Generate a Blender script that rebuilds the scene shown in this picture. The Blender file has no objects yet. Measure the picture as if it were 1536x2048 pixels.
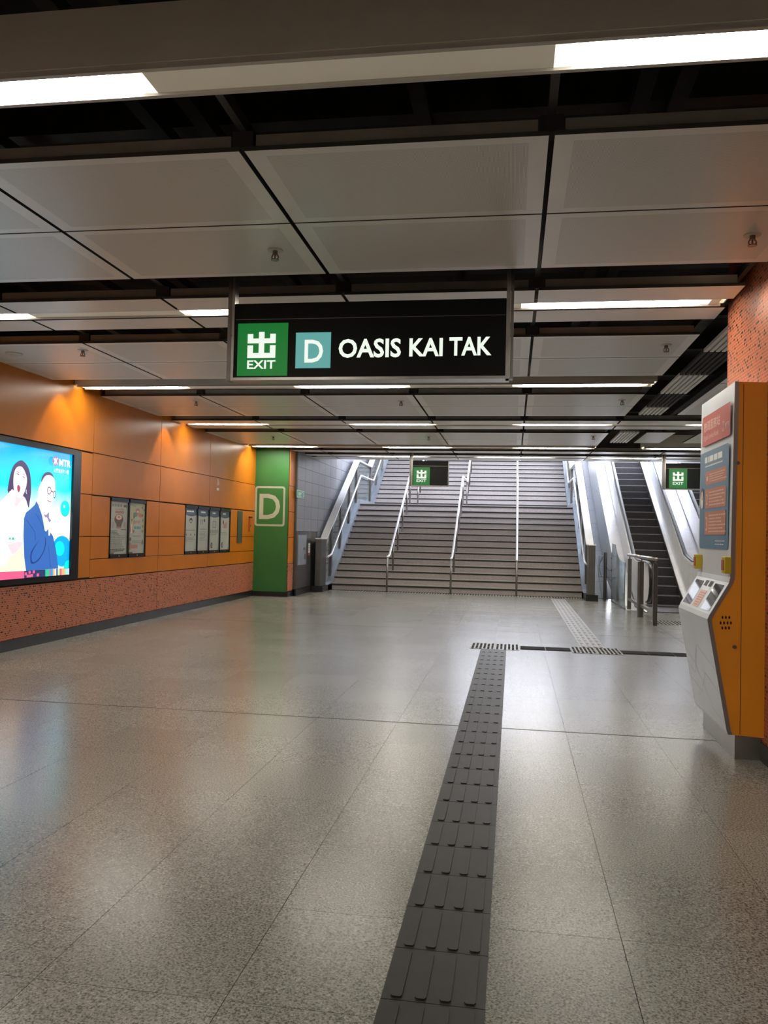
import bpy, bmesh, math, random
from mathutils import Vector, Matrix
random.seed(7)
S = bpy.context.scene
COL = S.collection

# ------------------------------------------------------------------ camera
YAW, PITCH, ROLL, FPX = -0.15568597, 0.02642289, 0.02258110, 1650.0
def cam_axes():
    cy, sy, cp, sp = math.cos(YAW), math.sin(YAW), math.cos(PITCH), math.sin(PITCH)
    f = Vector((sy*cp, cy*cp, sp)); r = Vector((cy, -sy, 0)); u = r.cross(f)
    cr, sr = math.cos(ROLL), math.sin(ROLL)
    return cr*r + sr*u, -sr*r + cr*u, f
CR, CU, CF = cam_axes()
CP = Vector((0, 0, 1.4))
cam = bpy.data.cameras.new('camera'); cam.sensor_fit = 'VERTICAL'; cam.sensor_height = 34.6
cam.lens = FPX/2048*34.6; cam.clip_end = 300; cam.clip_start = 0.05
co = bpy.data.objects.new('camera', cam); COL.objects.link(co)
m3 = Matrix((CR, CU, -CF)).transposed()
co.matrix_world = Matrix.Translation(CP) @ m3.to_4x4()
S.camera = co
# ------------------------------------------------------------------ sky, exposure
SKY = 11.0
w = bpy.data.worlds.new('overcast_sky'); S.world = w; w.use_nodes = True
bg = w.node_tree.nodes['Background']; bg.inputs[0].default_value = (0.82, 0.87, 1.0, 1); bg.inputs[1].default_value = SKY
S.view_settings.view_transform = 'Standard'; S.view_settings.look = 'None'
S.view_settings.exposure = 0.0; S.view_settings.gamma = 1; S.view_settings.use_curve_mapping = False
TUBE = 36.0      # light strips
WASH = 65.0     # wall downlights (W)

# ------------------------------------------------------------------ measured layout (metres)
HC = 3.168                      # underside of the ceiling panels
SX = [0.137 + k*1.42 for k in range(-4, 2)]      # seams across the hall
XL, XE = SX[0], 1.565
WL = -5.53                      # orange wall face
YP = 17.2                       # front of the green pillar
GW = -4.70                      # grey wall face
R1, T1 = 0.1615, 0.272          # riser, tread
Y0S, LAND = 20.0, 2.54
XS0, XS1 = -4.40, 1.63
SL = R1/T1

# ------------------------------------------------------------------ materials
M = {}
def mat(name, col, rough=0.5, metal=0.0, emit=None, es=1.0, coat=0.0, spec=0.5, alpha=1.0, trans=0.0):
    m = bpy.data.materials.new(name); m.use_nodes = True
    b = m.node_tree.nodes['Principled BSDF']
    b.inputs['Base Color'].default_value = (*col, 1); b.inputs['Roughness'].default_value = rough
    b.inputs['Metallic'].default_value = metal; b.inputs['Coat Weight'].default_value = coat
    b.inputs['Coat Roughness'].default_value = 0.08
    b.inputs['Specular IOR Level'].default_value = spec
    b.inputs['Transmission Weight'].default_value = trans
    if emit:
        b.inputs['Emission Color'].default_value = (*emit, 1); b.inputs['Emission Strength'].default_value = es
    M[name] = m; return m
def nn(m, t, **k):
    n = m.node_tree.nodes.new(t)
    for a, v in k.items(): setattr(n, a, v)
    return n
def lk(m, a, b): m.node_tree.links.new(a, b)
def bs(m): return m.node_tree.nodes['Principled BSDF']
def ramp(m, pts, interp='LINEAR'):
    r = nn(m, 'ShaderNodeValToRGB'); cr = r.color_ramp; cr.interpolation = interp
    while len(cr.elements) < len(pts): cr.elements.new(0.5)
    for e, (p, c) in zip(cr.elements, pts): e.position = p; e.color = (*c, 1)
    return r
def noisy(m, scale=6, amt=0.12, detail=3, bump=0.0, bscale=80, rough_amt=0.0):
    """gentle uneven tone so that no surface is perfectly flat"""
    b = bs(m); base = tuple(b.inputs['Base Color'].default_value)[:3]
    tc = nn(m, 'ShaderNodeTexCoord'); n = nn(m, 'ShaderNodeTexNoise'); n.inputs['Scale'].default_value = scale; n.inputs['Detail'].default_value = detail
    lk(m, tc.outputs['Object'], n.inputs['Vector'])
    r = ramp(m, [(0.3, tuple(c*(1-amt) for c in base)), (0.7, tuple(min(1, c*(1+amt)) for c in base))])
    lk(m, n.outputs['Fac'], r.inputs['Fac']); lk(m, r.outputs['Color'], b.inputs['Base Color'])
    if rough_amt:
        mr = nn(m, 'ShaderNodeMapRange'); r0 = b.inputs['Roughness'].default_value
        mr.inputs['To Min'].default_value = r0-rough_amt; mr.inputs['To Max'].default_value = r0+rough_amt
        lk(m, n.outputs['Fac'], mr.inputs['Value']); lk(m, mr.outputs['Result'], b.inputs['Roughness'])
    if bump:
        n2 = nn(m, 'ShaderNodeTexNoise'); n2.inputs['Scale'].default_value = bscale
        lk(m, tc.outputs['Object'], n2.inputs['Vector'])
        bp = nn(m, 'ShaderNodeBump'); bp.inputs['Strength'].default_value = bump; bp.inputs['Distance'].default_value = 0.002
        lk(m, n2.outputs['Fac'], bp.inputs['Height']); lk(m, bp.outputs['Normal'], b.inputs['Normal'])
    return m
def granite(name, lo, mid, hi, rough, scale, darkflecks=0.33, spec=0.5):
    m = mat(name, mid, rough, spec=spec); b = bs(m)
    tc = nn(m, 'ShaderNodeTexCoord'); oi = nn(m, 'ShaderNodeObjectInfo')
    ad = nn(m, 'ShaderNodeVectorMath', operation='MULTIPLY_ADD')
    lk(m, oi.outputs['Random'], ad.inputs[0]); ad.inputs[1].default_value = (37, 19, 11); lk(m, tc.outputs['Object'], ad.inputs[2])
    n = nn(m, 'ShaderNodeTexNoise'); n.inputs['Scale'].default_value = scale; n.inputs['Detail'].default_value = 4; n.inputs['Roughness'].default_value = 0.75
    lk(m, ad.outputs[0], n.inputs['Vector'])
    r = ramp(m, [(darkflecks, lo), (darkflecks+0.11, mid), (0.58, mid), (0.68, hi)])
    lk(m, n.outputs['Fac'], r.inputs['Fac'])
    n2 = nn(m, 'ShaderNodeTexNoise'); n2.inputs['Scale'].default_value = 1.7; n2.inputs['Detail'].default_value = 3
    lk(m, ad.outputs[0], n2.inputs['Vector'])
    mr = nn(m, 'ShaderNodeMapRange'); mr.inputs['To Min'].default_value = 0.93; mr.inputs['To Max'].default_value = 1.07
    lk(m, n2.outputs['Fac'], mr.inputs['Value'])
    mu = nn(m, 'ShaderNodeVectorMath', operation='SCALE'); lk(m, r.outputs['Color'], mu.inputs[0]); lk(m, mr.outputs['Result'], mu.inputs['Scale'])
    hs = nn(m, 'ShaderNodeMapRange'); hs.inputs['To Min'].default_value = 0.94; hs.inputs['To Max'].default_value = 1.06
    lk(m, oi.outputs['Random'], hs.inputs['Value'])
    mu2 = nn(m, 'ShaderNodeVectorMath', operation='SCALE'); lk(m, mu.outputs[0], mu2.inputs[0]); lk(m, hs.outputs['Result'], mu2.inputs['Scale'])
    lk(m, mu2.outputs[0], b.inputs['Base Color'])
    r2 = nn(m, 'ShaderNodeMapRange'); r2.inputs['To Min'].default_value = rough-0.02; r2.inputs['To Max'].default_value = rough+0.03
    lk(m, n2.outputs['Fac'], r2.inputs['Value']); lk(m, r2.outputs['Result'], b.inputs['Roughness'])
    return m
granite('floor_granite', (0.06, 0.056, 0.045), (0.268, 0.264, 0.234), (0.52, 0.51, 0.46), 0.23, 120, 0.40, spec=0.6)
granite('stair_granite', (0.14, 0.125, 0.12), (0.34, 0.305, 0.295), (0.52, 0.48, 0.46), 0.5, 60, 0.33)
granite('plinth_granite', (0.008, 0.008, 0.008), (0.018, 0.018, 0.019), (0.05, 0.05, 0.05), 0.25, 90)
granite('grey_stone', (0.14, 0.145, 0.165), (0.19, 0.195, 0.22), (0.24, 0.245, 0.27), 0.42, 14, 0.25)
noisy(mat('grout', (0.075, 0.07, 0.06), 0.8), 20)
noisy(mat('joint_dark', (0.035, 0.033, 0.03), 0.6), 20)
noisy(mat('orange_laminate', (0.53, 0.160, 0.008), 0.30, spec=0.28), 3, 0.06)
noisy(mat('green_paint', (0.035, 0.165, 0.040), 0.5), 3, 0.06)
noisy(mat('sign_grey', (0.42, 0.45, 0.36), 0.5), 10, 0.05)
noisy(mat('void_black', (0.04, 0.037, 0.034), 0.8), 2, 0.3)
noisy(mat('void_steel', (0.065, 0.06, 0.055), 0.6, 0.3), 3, 0.3)
noisy(mat('panel_side_shade', (0.05, 0.05, 0.048), 0.7), 5, 0.1)
noisy(mat('rail_grey', (0.34, 0.33, 0.31), 0.5, 0.2), 5, 0.1)
noisy(mat('beam_paint', (0.86, 0.82, 0.74), 0.42, 0.2), 3, 0.05)
noisy(mat('lip_white', (0.62, 0.59, 0.54), 0.4), 3, 0.04)
noisy(mat('stainless', (0.42, 0.40, 0.38), 0.3, 1.0), 8, 0.08, rough_amt=0.06)
noisy(mat('stainless_dark', (0.22, 0.205, 0.195), 0.36, 1.0), 8, 0.08, rough_amt=0.05)
noisy(mat('stainless_bright', (0.86, 0.86, 0.88), 0.40, 0.55), 8, 0.05, rough_amt=0.05)
noisy(mat('cap_metal', (0.88, 0.88, 0.90), 0.4, 0.3), 8, 0.04)
noisy(mat('stringer_metal', (0.36, 0.40, 0.46), 0.38, 0.6), 6, 0.08)
noisy(mat('nosing_metal', (0.40, 0.38, 0.365), 0.45, 0.5), 6, 0.08)
noisy(mat('nosing_groove', (0.03, 0.028, 0.026), 0.7), 6, 0.1)
noisy(mat('rubber', (0.012, 0.012, 0.012), 0.35), 6, 0.1)
noisy(mat('escalator_step_metal', (0.045, 0.043, 0.045), 0.45, 0.4), 30, 0.2)
noisy(mat('escalator_edge', (0.32, 0.31, 0.33), 0.4, 0.5), 8, 0.1)
noisy(mat('tactile_brown', (0.024, 0.021, 0.018), 0.48, spec=0.35), 12, 0.12)
noisy(mat('tactile_light', (0.30, 0.29, 0.27), 0.4), 12, 0.1)
noisy(mat('tactile_pale_bar', (0.20, 0.19, 0.18), 0.35), 12, 0.1)
noisy(mat('tactile_dark', (0.02, 0.02, 0.02), 0.7, spec=0.15), 12, 0.15)
noisy(mat('kiosk_white', (0.62, 0.67, 0.72), 0.32), 3, 0.04)
noisy(mat('kiosk_orange', (0.80, 0.30, 0.015), 0.42), 3, 0.05)
noisy(mat('kiosk_trim', (0.34, 0.32, 0.32), 0.35, 0.8), 5, 0.06)
noisy(mat('kiosk_line', (0.46, 0.48, 0.50), 0.4), 5, 0.05)
noisy(mat('hole_dark', (0.02, 0.008, 0.002), 0.7), 5, 0.1)
noisy(mat('black_gloss', (0.006, 0.006, 0.007), 0.06), 5, 0.1)
noisy(mat('screen_mirror', (0.05, 0.05, 0.055), 0.03, spec=1.0), 5, 0.1)
noisy(mat('black_frame', (0.008, 0.008, 0.010), 0.18), 5, 0.1)
noisy(mat('sign_black', (0.006, 0.007, 0.006), 0.45, spec=0.2), 5, 0.1)
noisy(mat('yellow_plastic', (0.55, 0.42, 0.02), 0.4), 8, 0.06)
noisy(mat('button_red', (0.42, 0.10, 0.05), 0.45), 8, 0.06)
noisy(mat('print_red', (0.48, 0.085, 0.075), 0.4), 5, 0.04)
noisy(mat('print_blue', (0.10, 0.21, 0.32), 0.4), 5, 0.04)
noisy(mat('print_orange', (0.50, 0.20, 0.12), 0.45), 5, 0.05)
noisy(mat('print_pink', (0.74, 0.50, 0.44), 0.5), 5, 0.05)
noisy(mat('print_white', (0.75, 0.76, 0.72), 0.4), 5, 0.03)
noisy(mat('print_grey', (0.22, 0.22, 0.21), 0.5), 5, 0.05)
noisy(mat('print_black', (0.03, 0.03, 0.03), 0.5), 5, 0.05)
noisy(mat('print_navy', (0.055, 0.085, 0.14), 0.4), 5, 0.05)
noisy(mat('print_teal', (0.12, 0.26, 0.25), 0.5), 5, 0.05)
noisy(mat('print_cream', (0.45, 0.43, 0.27), 0.4), 5, 0.05)
noisy(mat('print_brown', (0.14, 0.085, 0.07), 0.5), 5, 0.05)
noisy(mat('print_salmon', (0.42, 0.20, 0.16), 0.5), 5, 0.05)
noisy(mat('print_green', (0.10, 0.34, 0.24), 0.5), 5, 0.05)
noisy(mat('poster_paper', (0.42, 0.43, 0.38), 0.4), 5, 0.03)
noisy(mat('grey_green_panel', (0.055, 0.07, 0.045), 0.45), 5, 0.06)
noisy(mat('brass', (0.5, 0.35, 0.15), 0.35, 1.0), 5, 0.1)
noisy(mat('outside_paving', (0.32, 0.31, 0.30), 0.7), 2, 0.1)
noisy(mat('concrete', (0.55, 0.54, 0.52), 0.75), 2, 0.12)
gl = mat('guard_glass', (0.62, 0.72, 0.74), 0.08, trans=0.9, spec=0.6)
noisy(mat('panel_white', (0.88, 0.87, 0.84), 0.32, 0.0), 3, 0.03)
noisy(mat('slat_white', (0.85, 0.84, 0.81), 0.4), 3, 0.03)

def perforated():
    m = mat('panel_perforated', (0.6, 0.6, 0.57), 0.34, 0.0); b = bs(m)
    tc = nn(m, 'ShaderNodeTexCoord'); v = nn(m, 'ShaderNodeTexVoronoi'); v.inputs['Scale'].default_value = 160; v.inputs['Randomness'].default_value = 0.0
    lk(m, tc.outputs['Object'], v.inputs['Vector'])
    r = ramp(m, [(0.20, (0.25, 0.245, 0.24)), (0.28, (0.84, 0.83, 0.80))]); lk(m, v.outputs['Distance'], r.inputs['Fac']); lk(m, r.outputs['Color'], b.inputs['Base Color'])
perforated()
def mosaic(name, swap):
    m = mat(name, (0.3, 0.1, 0.06), 0.45, spec=0.25); b = bs(m)
    tc = nn(m, 'ShaderNodeTexCoord'); sp = nn(m, 'ShaderNodeSeparateXYZ'); cb = nn(m, 'ShaderNodeCombineXYZ')
    lk(m, tc.outputs['Object'], sp.inputs[0]); lk(m, sp.outputs['Y' if swap else 'X'], cb.inputs[0]); lk(m, sp.outputs['Z'], cb.inputs[1])
    br = nn(m, 'ShaderNodeTexBrick'); br.inputs['Scale'].default_value = 1.0
    br.inputs['Brick Width'].default_value = 0.052; br.inputs['Row Height'].default_value = 0.0235; br.inputs['Mortar Size'].default_value = 0.0030
    br.inputs['Color1'].default_value = (0.47, 0.125, 0.052, 1); br.inputs['Color2'].default_value = (0.37, 0.088, 0.038, 1); br.inputs['Mortar'].default_value = (0.50, 0.24, 0.15, 1)
    br.inputs['Mortar Smooth'].default_value = 0.1
    lk(m, cb.outputs[0], br.inputs['Vector'])
    # scattered dark pieces
    ml = nn(m, 'ShaderNodeVectorMath', operation='DIVIDE'); ml.inputs[1].default_value = (0.0260, 0.0235, 1); lk(m, cb.outputs[0], ml.inputs[0])
    fl = nn(m, 'ShaderNodeVectorMath', operation='FLOOR'); lk(m, ml.outputs[0], fl.inputs[0])
    wn = nn(m, 'ShaderNodeTexWhiteNoise', noise_dimensions='3D'); lk(m, fl.outputs[0], wn.inputs['Vector'])
    gt = nn(m, 'ShaderNodeMath', operation='GREATER_THAN'); gt.inputs[1].default_value = 0.87; lk(m, wn.outputs['Value'], gt.inputs[0])
    iv = nn(m, 'ShaderNodeMath', operation='SUBTRACT'); iv.inputs[0].default_value = 1; lk(m, br.outputs['Fac'], iv.inputs[1])
    mk = nn(m, 'ShaderNodeMath', operation='MULTIPLY'); lk(m, gt.outputs[0], mk.inputs[0]); lk(m, iv.outputs[0], mk.inputs[1])
    mx = nn(m, 'ShaderNodeMix', data_type='RGBA'); lk(m, mk.outputs[0], mx.inputs['Factor']); lk(m, br.outputs['Color'], mx.inputs['A']); mx.inputs['B'].default_value = (0.05, 0.018, 0.014, 1)
    lk(m, mx.outputs['Result'], b.inputs['Base Color'])
    bp = nn(m, 'ShaderNodeBump'); bp.inputs['Strength'].default_value = 0.5; bp.inputs['Distance'].default_value = 0.003
    lk(m, iv.outputs[0], bp.inputs['Height']); lk(m, bp.outputs['Normal'], b.inputs['Normal'])
mosaic('mosaic_side', True); mosaic('mosaic_front', False)
def lamp_mat(name, col, s):
    k = 0.7 if s > 3 or 'tube' in name else 0.02
    m = mat(name, (k, k, k*0.96), 0.4, emit=col, es=s); return m
lamp_mat('tube_light', (1.0, 0.94, 0.82), TUBE)
lamp_mat('tube_light_end', (1.0, 0.94, 0.82), TUBE*0.16)
lamp_mat('tube_light_dim', (1.0, 0.90, 0.74), TUBE*0.045)
noisy(mat('diffuser_spill_glow', (0.70, 0.66, 0.56), 0.38, emit=(1.0, 0.88, 0.66), es=0.11), 3, 0.03)  # faint emission stands in for light spilling from neighbouring tubes
lamp_mat('lamp_disc', (1.0, 0.80, 0.50), 6)
lamp_mat('lit_white', (0.92, 1.0, 0.88), 0.95)
lamp_mat('lit_green', (0.0, 0.155, 0.022), 1.0)
lamp_mat('lit_teal', (0.12, 0.40, 0.38), 0.9)
for n_, c_ in (('ad_skin', (1.0, 0.80, 0.78)), ('ad_white', (0.95, 0.95, 1.0)), ('ad_hair', (0.055, 0.03, 0.09)), ('ad_suit', (0.03, 0.11, 0.36)), ('ad_suit_dark', (0.012, 0.04, 0.18)),
               ('ad_cyan', (0.0, 0.62, 0.70)), ('ad_blue', (0.0, 0.32, 0.75)), ('ad_cream', (1.0, 0.78, 0.50)), ('ad_pink', (0.62, 0.09, 0.20)), ('ad_navy', (0.02, 0.03, 0.10)),
               ('ad_mouth', (0.30, 0.05, 0.09)), ('ad_shadow', (0.62, 0.52, 0.55)), ('ad_tie', (0.25, 0.20, 0.30)), ('ad_green', (0.03, 0.42, 0.24)), ('ad_logo', (0.40, 0.08, 0.20)),
               ('ad_orange', (0.85, 0.35, 0.15)), ('ad_lightblue', (0.25, 0.65, 0.85)), ('ad_lime', (0.45, 0.7, 0.25))):
    m = mat(n_, (0.01, 0.01, 0.01), 0.1, emit=c_, es=1.6)
def ad_bg():
    m = mat('ad_background', (0.01, 0.01, 0.01), 0.1, emit=(0, .6, .8), es=1.6); b = bs(m)
    tc = nn(m, 'ShaderNodeTexCoord'); sp = nn(m, 'ShaderNodeSeparateXYZ'); lk(m, tc.outputs['Object'], sp.inputs[0])
    n = nn(m, 'ShaderNodeTexNoise'); n.inputs['Scale'].default_value = 1.5; lk(m, tc.outputs['Object'], n.inputs['Vector'])
    a = nn(m, 'ShaderNodeMath', operation='MULTIPLY_ADD'); lk(m, n.outputs['Fac'], a.inputs[0]); a.inputs[1].default_value = 0.35; lk(m, sp.outputs['Z'], a.inputs[2])
    mr = nn(m, 'ShaderNodeMapRange'); mr.inputs['From Min'].default_value = 0.95; mr.inputs['From Max'].default_value = 2.50; lk(m, a.outputs[0], mr.inputs['Value'])
    r = ramp(m, [(0.0, (0.45, 0.75, 0.95)), (0.35, (0.85, 0.95, 1.0)), (0.55, (0.55, 0.95, 1.0)), (0.72, (0.0, 0.72, 0.85)), (1.0, (0.0, 0.28, 0.68))])
    lk(m, mr.outputs['Result'], r.inputs['Fac']); lk(m, r.outputs['Color'], b.inputs['Emission Color'])
ad_bg()

# ------------------------------------------------------------------ builders
class MB:
    def __init__(s): s.v = []; s.f = []; s.m = []; s.mats = []
    def mi(s, name):
        if name not in s.mats: s.mats.append(name)
        return s.mats.index(name)
    def poly(s, pts, m):
        b = len(s.v); s.v += [tuple(p) for p in pts]; s.f.append(tuple(range(b, b+len(pts)))); s.m.append(s.mi(m)); return s
    def box(s, x0, x1, y0, y1, z0, z1, m):
        b = len(s.v)
        s.v += [(x, y, z) for z in (z0, z1) for y in (y0, y1) for x in (x0, x1)]
        for q in ((0, 2, 3, 1), (4, 5, 7, 6), (0, 1, 5, 4), (2, 6, 7, 3), (0, 4, 6, 2), (1, 3, 7, 5)):
            s.f.append(tuple(b+i for i in q)); s.m.append(s.mi(m))
        return s
    def prism(s, pts, axis, a, c, m):
        """outline of 2D points extruded along axis; axis 'x': (y,z), 'y': (x,z), 'z': (x,y)"""
        def P(p, t): return (t, p[0], p[1]) if axis == 'x' else (p[0], t, p[1]) if axis == 'y' else (p[0], p[1], t)
        ar = sum(pts[i][0]*pts[(i+1) % len(pts)][1]-pts[(i+1) % len(pts)][0]*pts[i][1] for i in range(len(pts)))
        if ar < 0: pts = pts[::-1]
        b = len(s.v); n = len(pts); s.v += [P(p, a) for p in pts] + [P(p, c) for p in pts]
        k = s.mi(m); s.f.append(tuple(range(b+n-1, b-1, -1))); s.m.append(k); s.f.append(tuple(range(b+n, b+2*n))); s.m.append(k)
        for i in range(n):
            j = (i+1) % n; s.f.append((b+i, b+j, b+n+j, b+n+i)); s.m.append(k)
        return s
    def tube(s, path, r, m, seg=8, ry=None, cap=True):
        k = s.mi(m); path = [Vector(p) for p in path]; rings = []
        for i, p in enumerate(path):
            d = (path[min(i+1, len(path)-1)] - path[max(i-1, 0)]).normalized()
            a = Vector((1, 0, 0)) if abs(d.x) < 0.9 else Vector((0, 1, 0))
            u = (a - d*a.dot(d)).normalized(); v = d.cross(u)
            b = len(s.v); rr = r[i] if isinstance(r, (list, tuple)) else r
            for q in range(seg):
                t = 2*math.pi*q/seg; s.v.append(tuple(p + u*rr*math.cos(t) + v*(ry or rr)*math.sin(t)))
            rings.append(b)
        for a, b in zip(rings, rings[1:]):
            for q in range(seg):
                j = (q+1) % seg; s.f.append((a+q, a+j, b+j, b+q)); s.m.append(k)
        if cap:
            s.f.append(tuple(rings[0]+q for q in range(seg-1, -1, -1))); s.m.append(k)
            s.f.append(tuple(rings[-1]+q for q in range(seg))); s.m.append(k)
        return s
    def mesh(s, name):
        me = bpy.data.meshes.new(name); me.from_pydata(s.v, [], s.f); me.update()
        for n in s.mats: me.materials.append(M[n])
        me.polygons.foreach_set('material_index', s.m)
        bm = bmesh.new(); bm.from_mesh(me); bmesh.ops.recalc_face_normals(bm, faces=bm.faces); bm.to_mesh(me); bm.free()
        return me
    def build(s, name, parent=None, bevel=0, label=None, smooth=False, flip=False):
        o = bpy.data.objects.new(name, s.mesh(name)); COL.objects.link(o)
        if parent: o.parent = parent
        if label: o['label'] = label
        if bevel:
            md = o.modifiers.new('bevel', 'BEVEL'); md.width = bevel; md.segments = 2; md.limit_method = 'ANGLE'; md.angle_limit = math.radians(40)
        if smooth:
            for p in o.data.polygons: p.use_smooth = True
        return o
def inst(me, name, loc, parent=None):
    o = bpy.data.objects.new(name, me); COL.objects.link(o); o.location = loc
    if parent: o.parent = parent
    return o
def thing(name, label, cat, loc=(0, 0, 0), group=None):
    o = bpy.data.objects.new(name, None); COL.objects.link(o); o.location = loc; o.empty_display_size = 0.1
    o['label'] = label; o['category'] = cat
    if group: o['group'] = group
    return o
def tag(o, label, cat, group=None):
    o['label'] = label; o['category'] = cat
    if group: o['group'] = group
    return o
def struct(o): o['kind'] = 'structure'; return o
def stuff(o): o['kind'] = 'stuff'; return o
def unray(px, py): return CF + CR*((px-768)/FPX) - CU*((py-1024)/FPX)

class Plane:
    """a flat board standing in the place: a, b run along it, h off it"""
    def __init__(s, o, u, v): s.o = Vector(o); s.u = Vector(u); s.v = Vector(v); s.n = s.u.cross(s.v)
    def __call__(s, a, b, h=0.0): return s.o + s.u*a + s.v*b + s.n*h
    def at(s, px, py):       # where a line of sight meets the board, in its own a, b
        d = unray(px, py); t = (s.o-CP).dot(s.n)/d.dot(s.n); p = CP + d*t - s.o
        return (p.dot(s.u), p.dot(s.v))
class Prints:
    def __init__(s, pl): s.pl = pl; s.mb = MB(); s.h = 0.0012
    def poly(s, pts, m, step=True):
        if step: s.h += 0.0004
        s.mb.poly([s.pl(a, b, s.h) for a, b in pts], m)
    def rect(s, a0, b0, a1, b1, m, step=False): s.poly([(a0, b0), (a1, b0), (a1, b1), (a0, b1)], m, step)
    def ell(s, a, b, ra, rb, m, n=24, step=True): s.poly([(a+ra*math.cos(2*math.pi*i/n), b+rb*math.sin(2*math.pi*i/n)) for i in range(n)], m, step)
    def ring(s, a, b, ra, rb, w, m, n=20):
        s.h += 0.0003
        for i in range(n):
            t0, t1 = 2*math.pi*i/n, 2*math.pi*(i+1)/n
            s.mb.poly([s.pl(a+(ra-k)*math.cos(t), b+(rb-k)*math.sin(t), s.h) for k, t in ((0, t0), (0, t1), (w, t1), (w, t0))], m)
    def line(s, pts, w, m):
        s.h += 0.0002
        for (a0, b0), (a1, b1) in zip(pts, pts[1:]):
            d = Vector((a1-a0, b1-b0)); L = d.length or 1; nx, ny = -d.y/L*w/2, d.x/L*w/2
            s.mb.poly([s.pl(a, b, s.h) for a, b in ((a0-nx, b0-ny), (a1-nx, b1-ny), (a1+nx, b1+ny), (a0+nx, b0+ny))], m)
    def text(s, txt, a0, b0, a1, b1, m, bold=0.0, depth=0.0):
        vs, fs = glyphs(txt, bold)
        xs = [v[0] for v in vs]; ys = [v[1] for v in vs]; x0, x1, y0, y1 = min(xs), max(xs), min(ys), max(ys)
        s.h += 0.0004; b = len(s.mb.v); k = s.mb.mi(m)
        for x, y in vs: s.mb.v.append(tuple(s.pl(a0+(x-x0)/(x1-x0)*(a1-a0), b0+(y-y0)/(y1-y0)*(b1-b0), s.h)))
        for f in fs: s.mb.f.append(tuple(b+i for i in f)); s.mb.m.append(k)
    def scribble(s, a0, b0, a1, b1, rows, m, fill=0.6, seed=1):
        """rows of tiny illegible print"""
        rn = random.Random(seed); s.h += 0.0002; hh = (b1-b0)/rows
        for r in range(rows):
            a = a0; b = b1-(r+1)*hh + hh*0.2; end = a1 - (a1-a0)*(rn.random()*0.35)
            while a < end:
                wd = hh*rn.uniform(0.4, 2.2); s.mb.poly([s.pl(x, y, s.h) for x, y in ((a, b), (min(a+wd, a1), b), (min(a+wd, a1), b+hh*fill), (a, b+hh*fill))], m); a += wd+hh*0.35
    def build(s, name, parent, label=None):
        o = bpy.data.objects.new(name, s.mb_mesh(name)); COL.objects.link(o); o.parent = parent
        if label: o['label'] = label
        return o
    def mb_mesh(s, name):
        mb = s.mb; me = bpy.data.meshes.new(name); me.from_pydata(mb.v, [], mb.f); me.update()
        for n in mb.mats: me.materials.append(M[n])
        me.polygons.foreach_set('material_index', mb.m); return me
_g = {}
def glyphs(txt, bold):
    k = (txt, bold)
    if k in _g: return _g[k]
    c = bpy.data.curves.new('t', 'FONT'); c.body = txt; c.size = 1; c.offset = bold; c.resolution_u = 3; c.fill_mode = 'FRONT'
    o = bpy.data.objects.new('t', c); COL.objects.link(o); dg = bpy.context.evaluated_depsgraph_get()
    me = bpy.data.meshes.new_from_object(o.evaluated_get(dg))
    r = ([(v.co.x, v.co.y) for v in me.vertices], [tuple(p.vertices) for p in me.polygons])
    bpy.data.objects.remove(o); bpy.data.curves.remove(c); bpy.data.meshes.remove(me); _g[k] = r; return r

# ================================================================== SETTING
# ---- floor
fl = struct(MB().box(-5.9, 8.5, -7.5, 31, -0.12, -0.006, 'grout').build('floor'))
TX = [0.40 + 0.6125*k for k in range(-11, 15)]
TY = [6.13 + 0.6222*k for k in range(-20, 23)]
def vis(x, y, z=0):
    d = Vector((x, y, z))-CP; c = d.dot(CF)
    if c < 0.3: return False
    return -60 < 768+FPX*d.dot(CR)/c < 1600 and -60 < 1024-FPX*d.dot(CU)/c < 2110
tm = MB().box(-0.3050, 0.3050, -0.30985, 0.30985, -0.006, 0, 'floor_granite').mesh('tile')
cells = []
for x in TX:
    for y in TY:
        cx, cy = x+0.30625, y+0.3111
        if cx-0.306 < WL-0.3 or cy+0.3 > Y0S+0.4 or cx > 8.2: continue
        if cx < -4.7 and cy > YP: continue
        v = any(vis(cx+a, cy+b) for a in (-.3, 0, .3) for b in (-.3, 0, .3)) and not (cx > 1.5 and cy > 5.5 and cy < 12)
        cells.append((0 if v else 1, math.hypot(cx, cy), cx, cy))
cells.sort(); rest = MB()
for i, (a, d, cx, cy) in enumerate(cells):
    if i < 300 and a == 0: inst(tm, 'tile', (cx, cy, 0), fl)
    else: rest.box(cx-0.3050, cx+0.3050, cy-0.30985, cy+0.30985, -0.006, 0, 'floor_granite')
stuff(rest.build('distant_tiles', fl))
for i, y in enumerate((6.13, 12.35)):
    struct(MB().box(WL, 6.2, y-0.006, y+0.006, 0, 0.001, 'joint_dark').build('trim_%d' % (i+1)))
struct(MB().box(2.325, 2.337, 9.0, 19.8, 0, 0.001, 'joint_dark').build('trim_3'))

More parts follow.
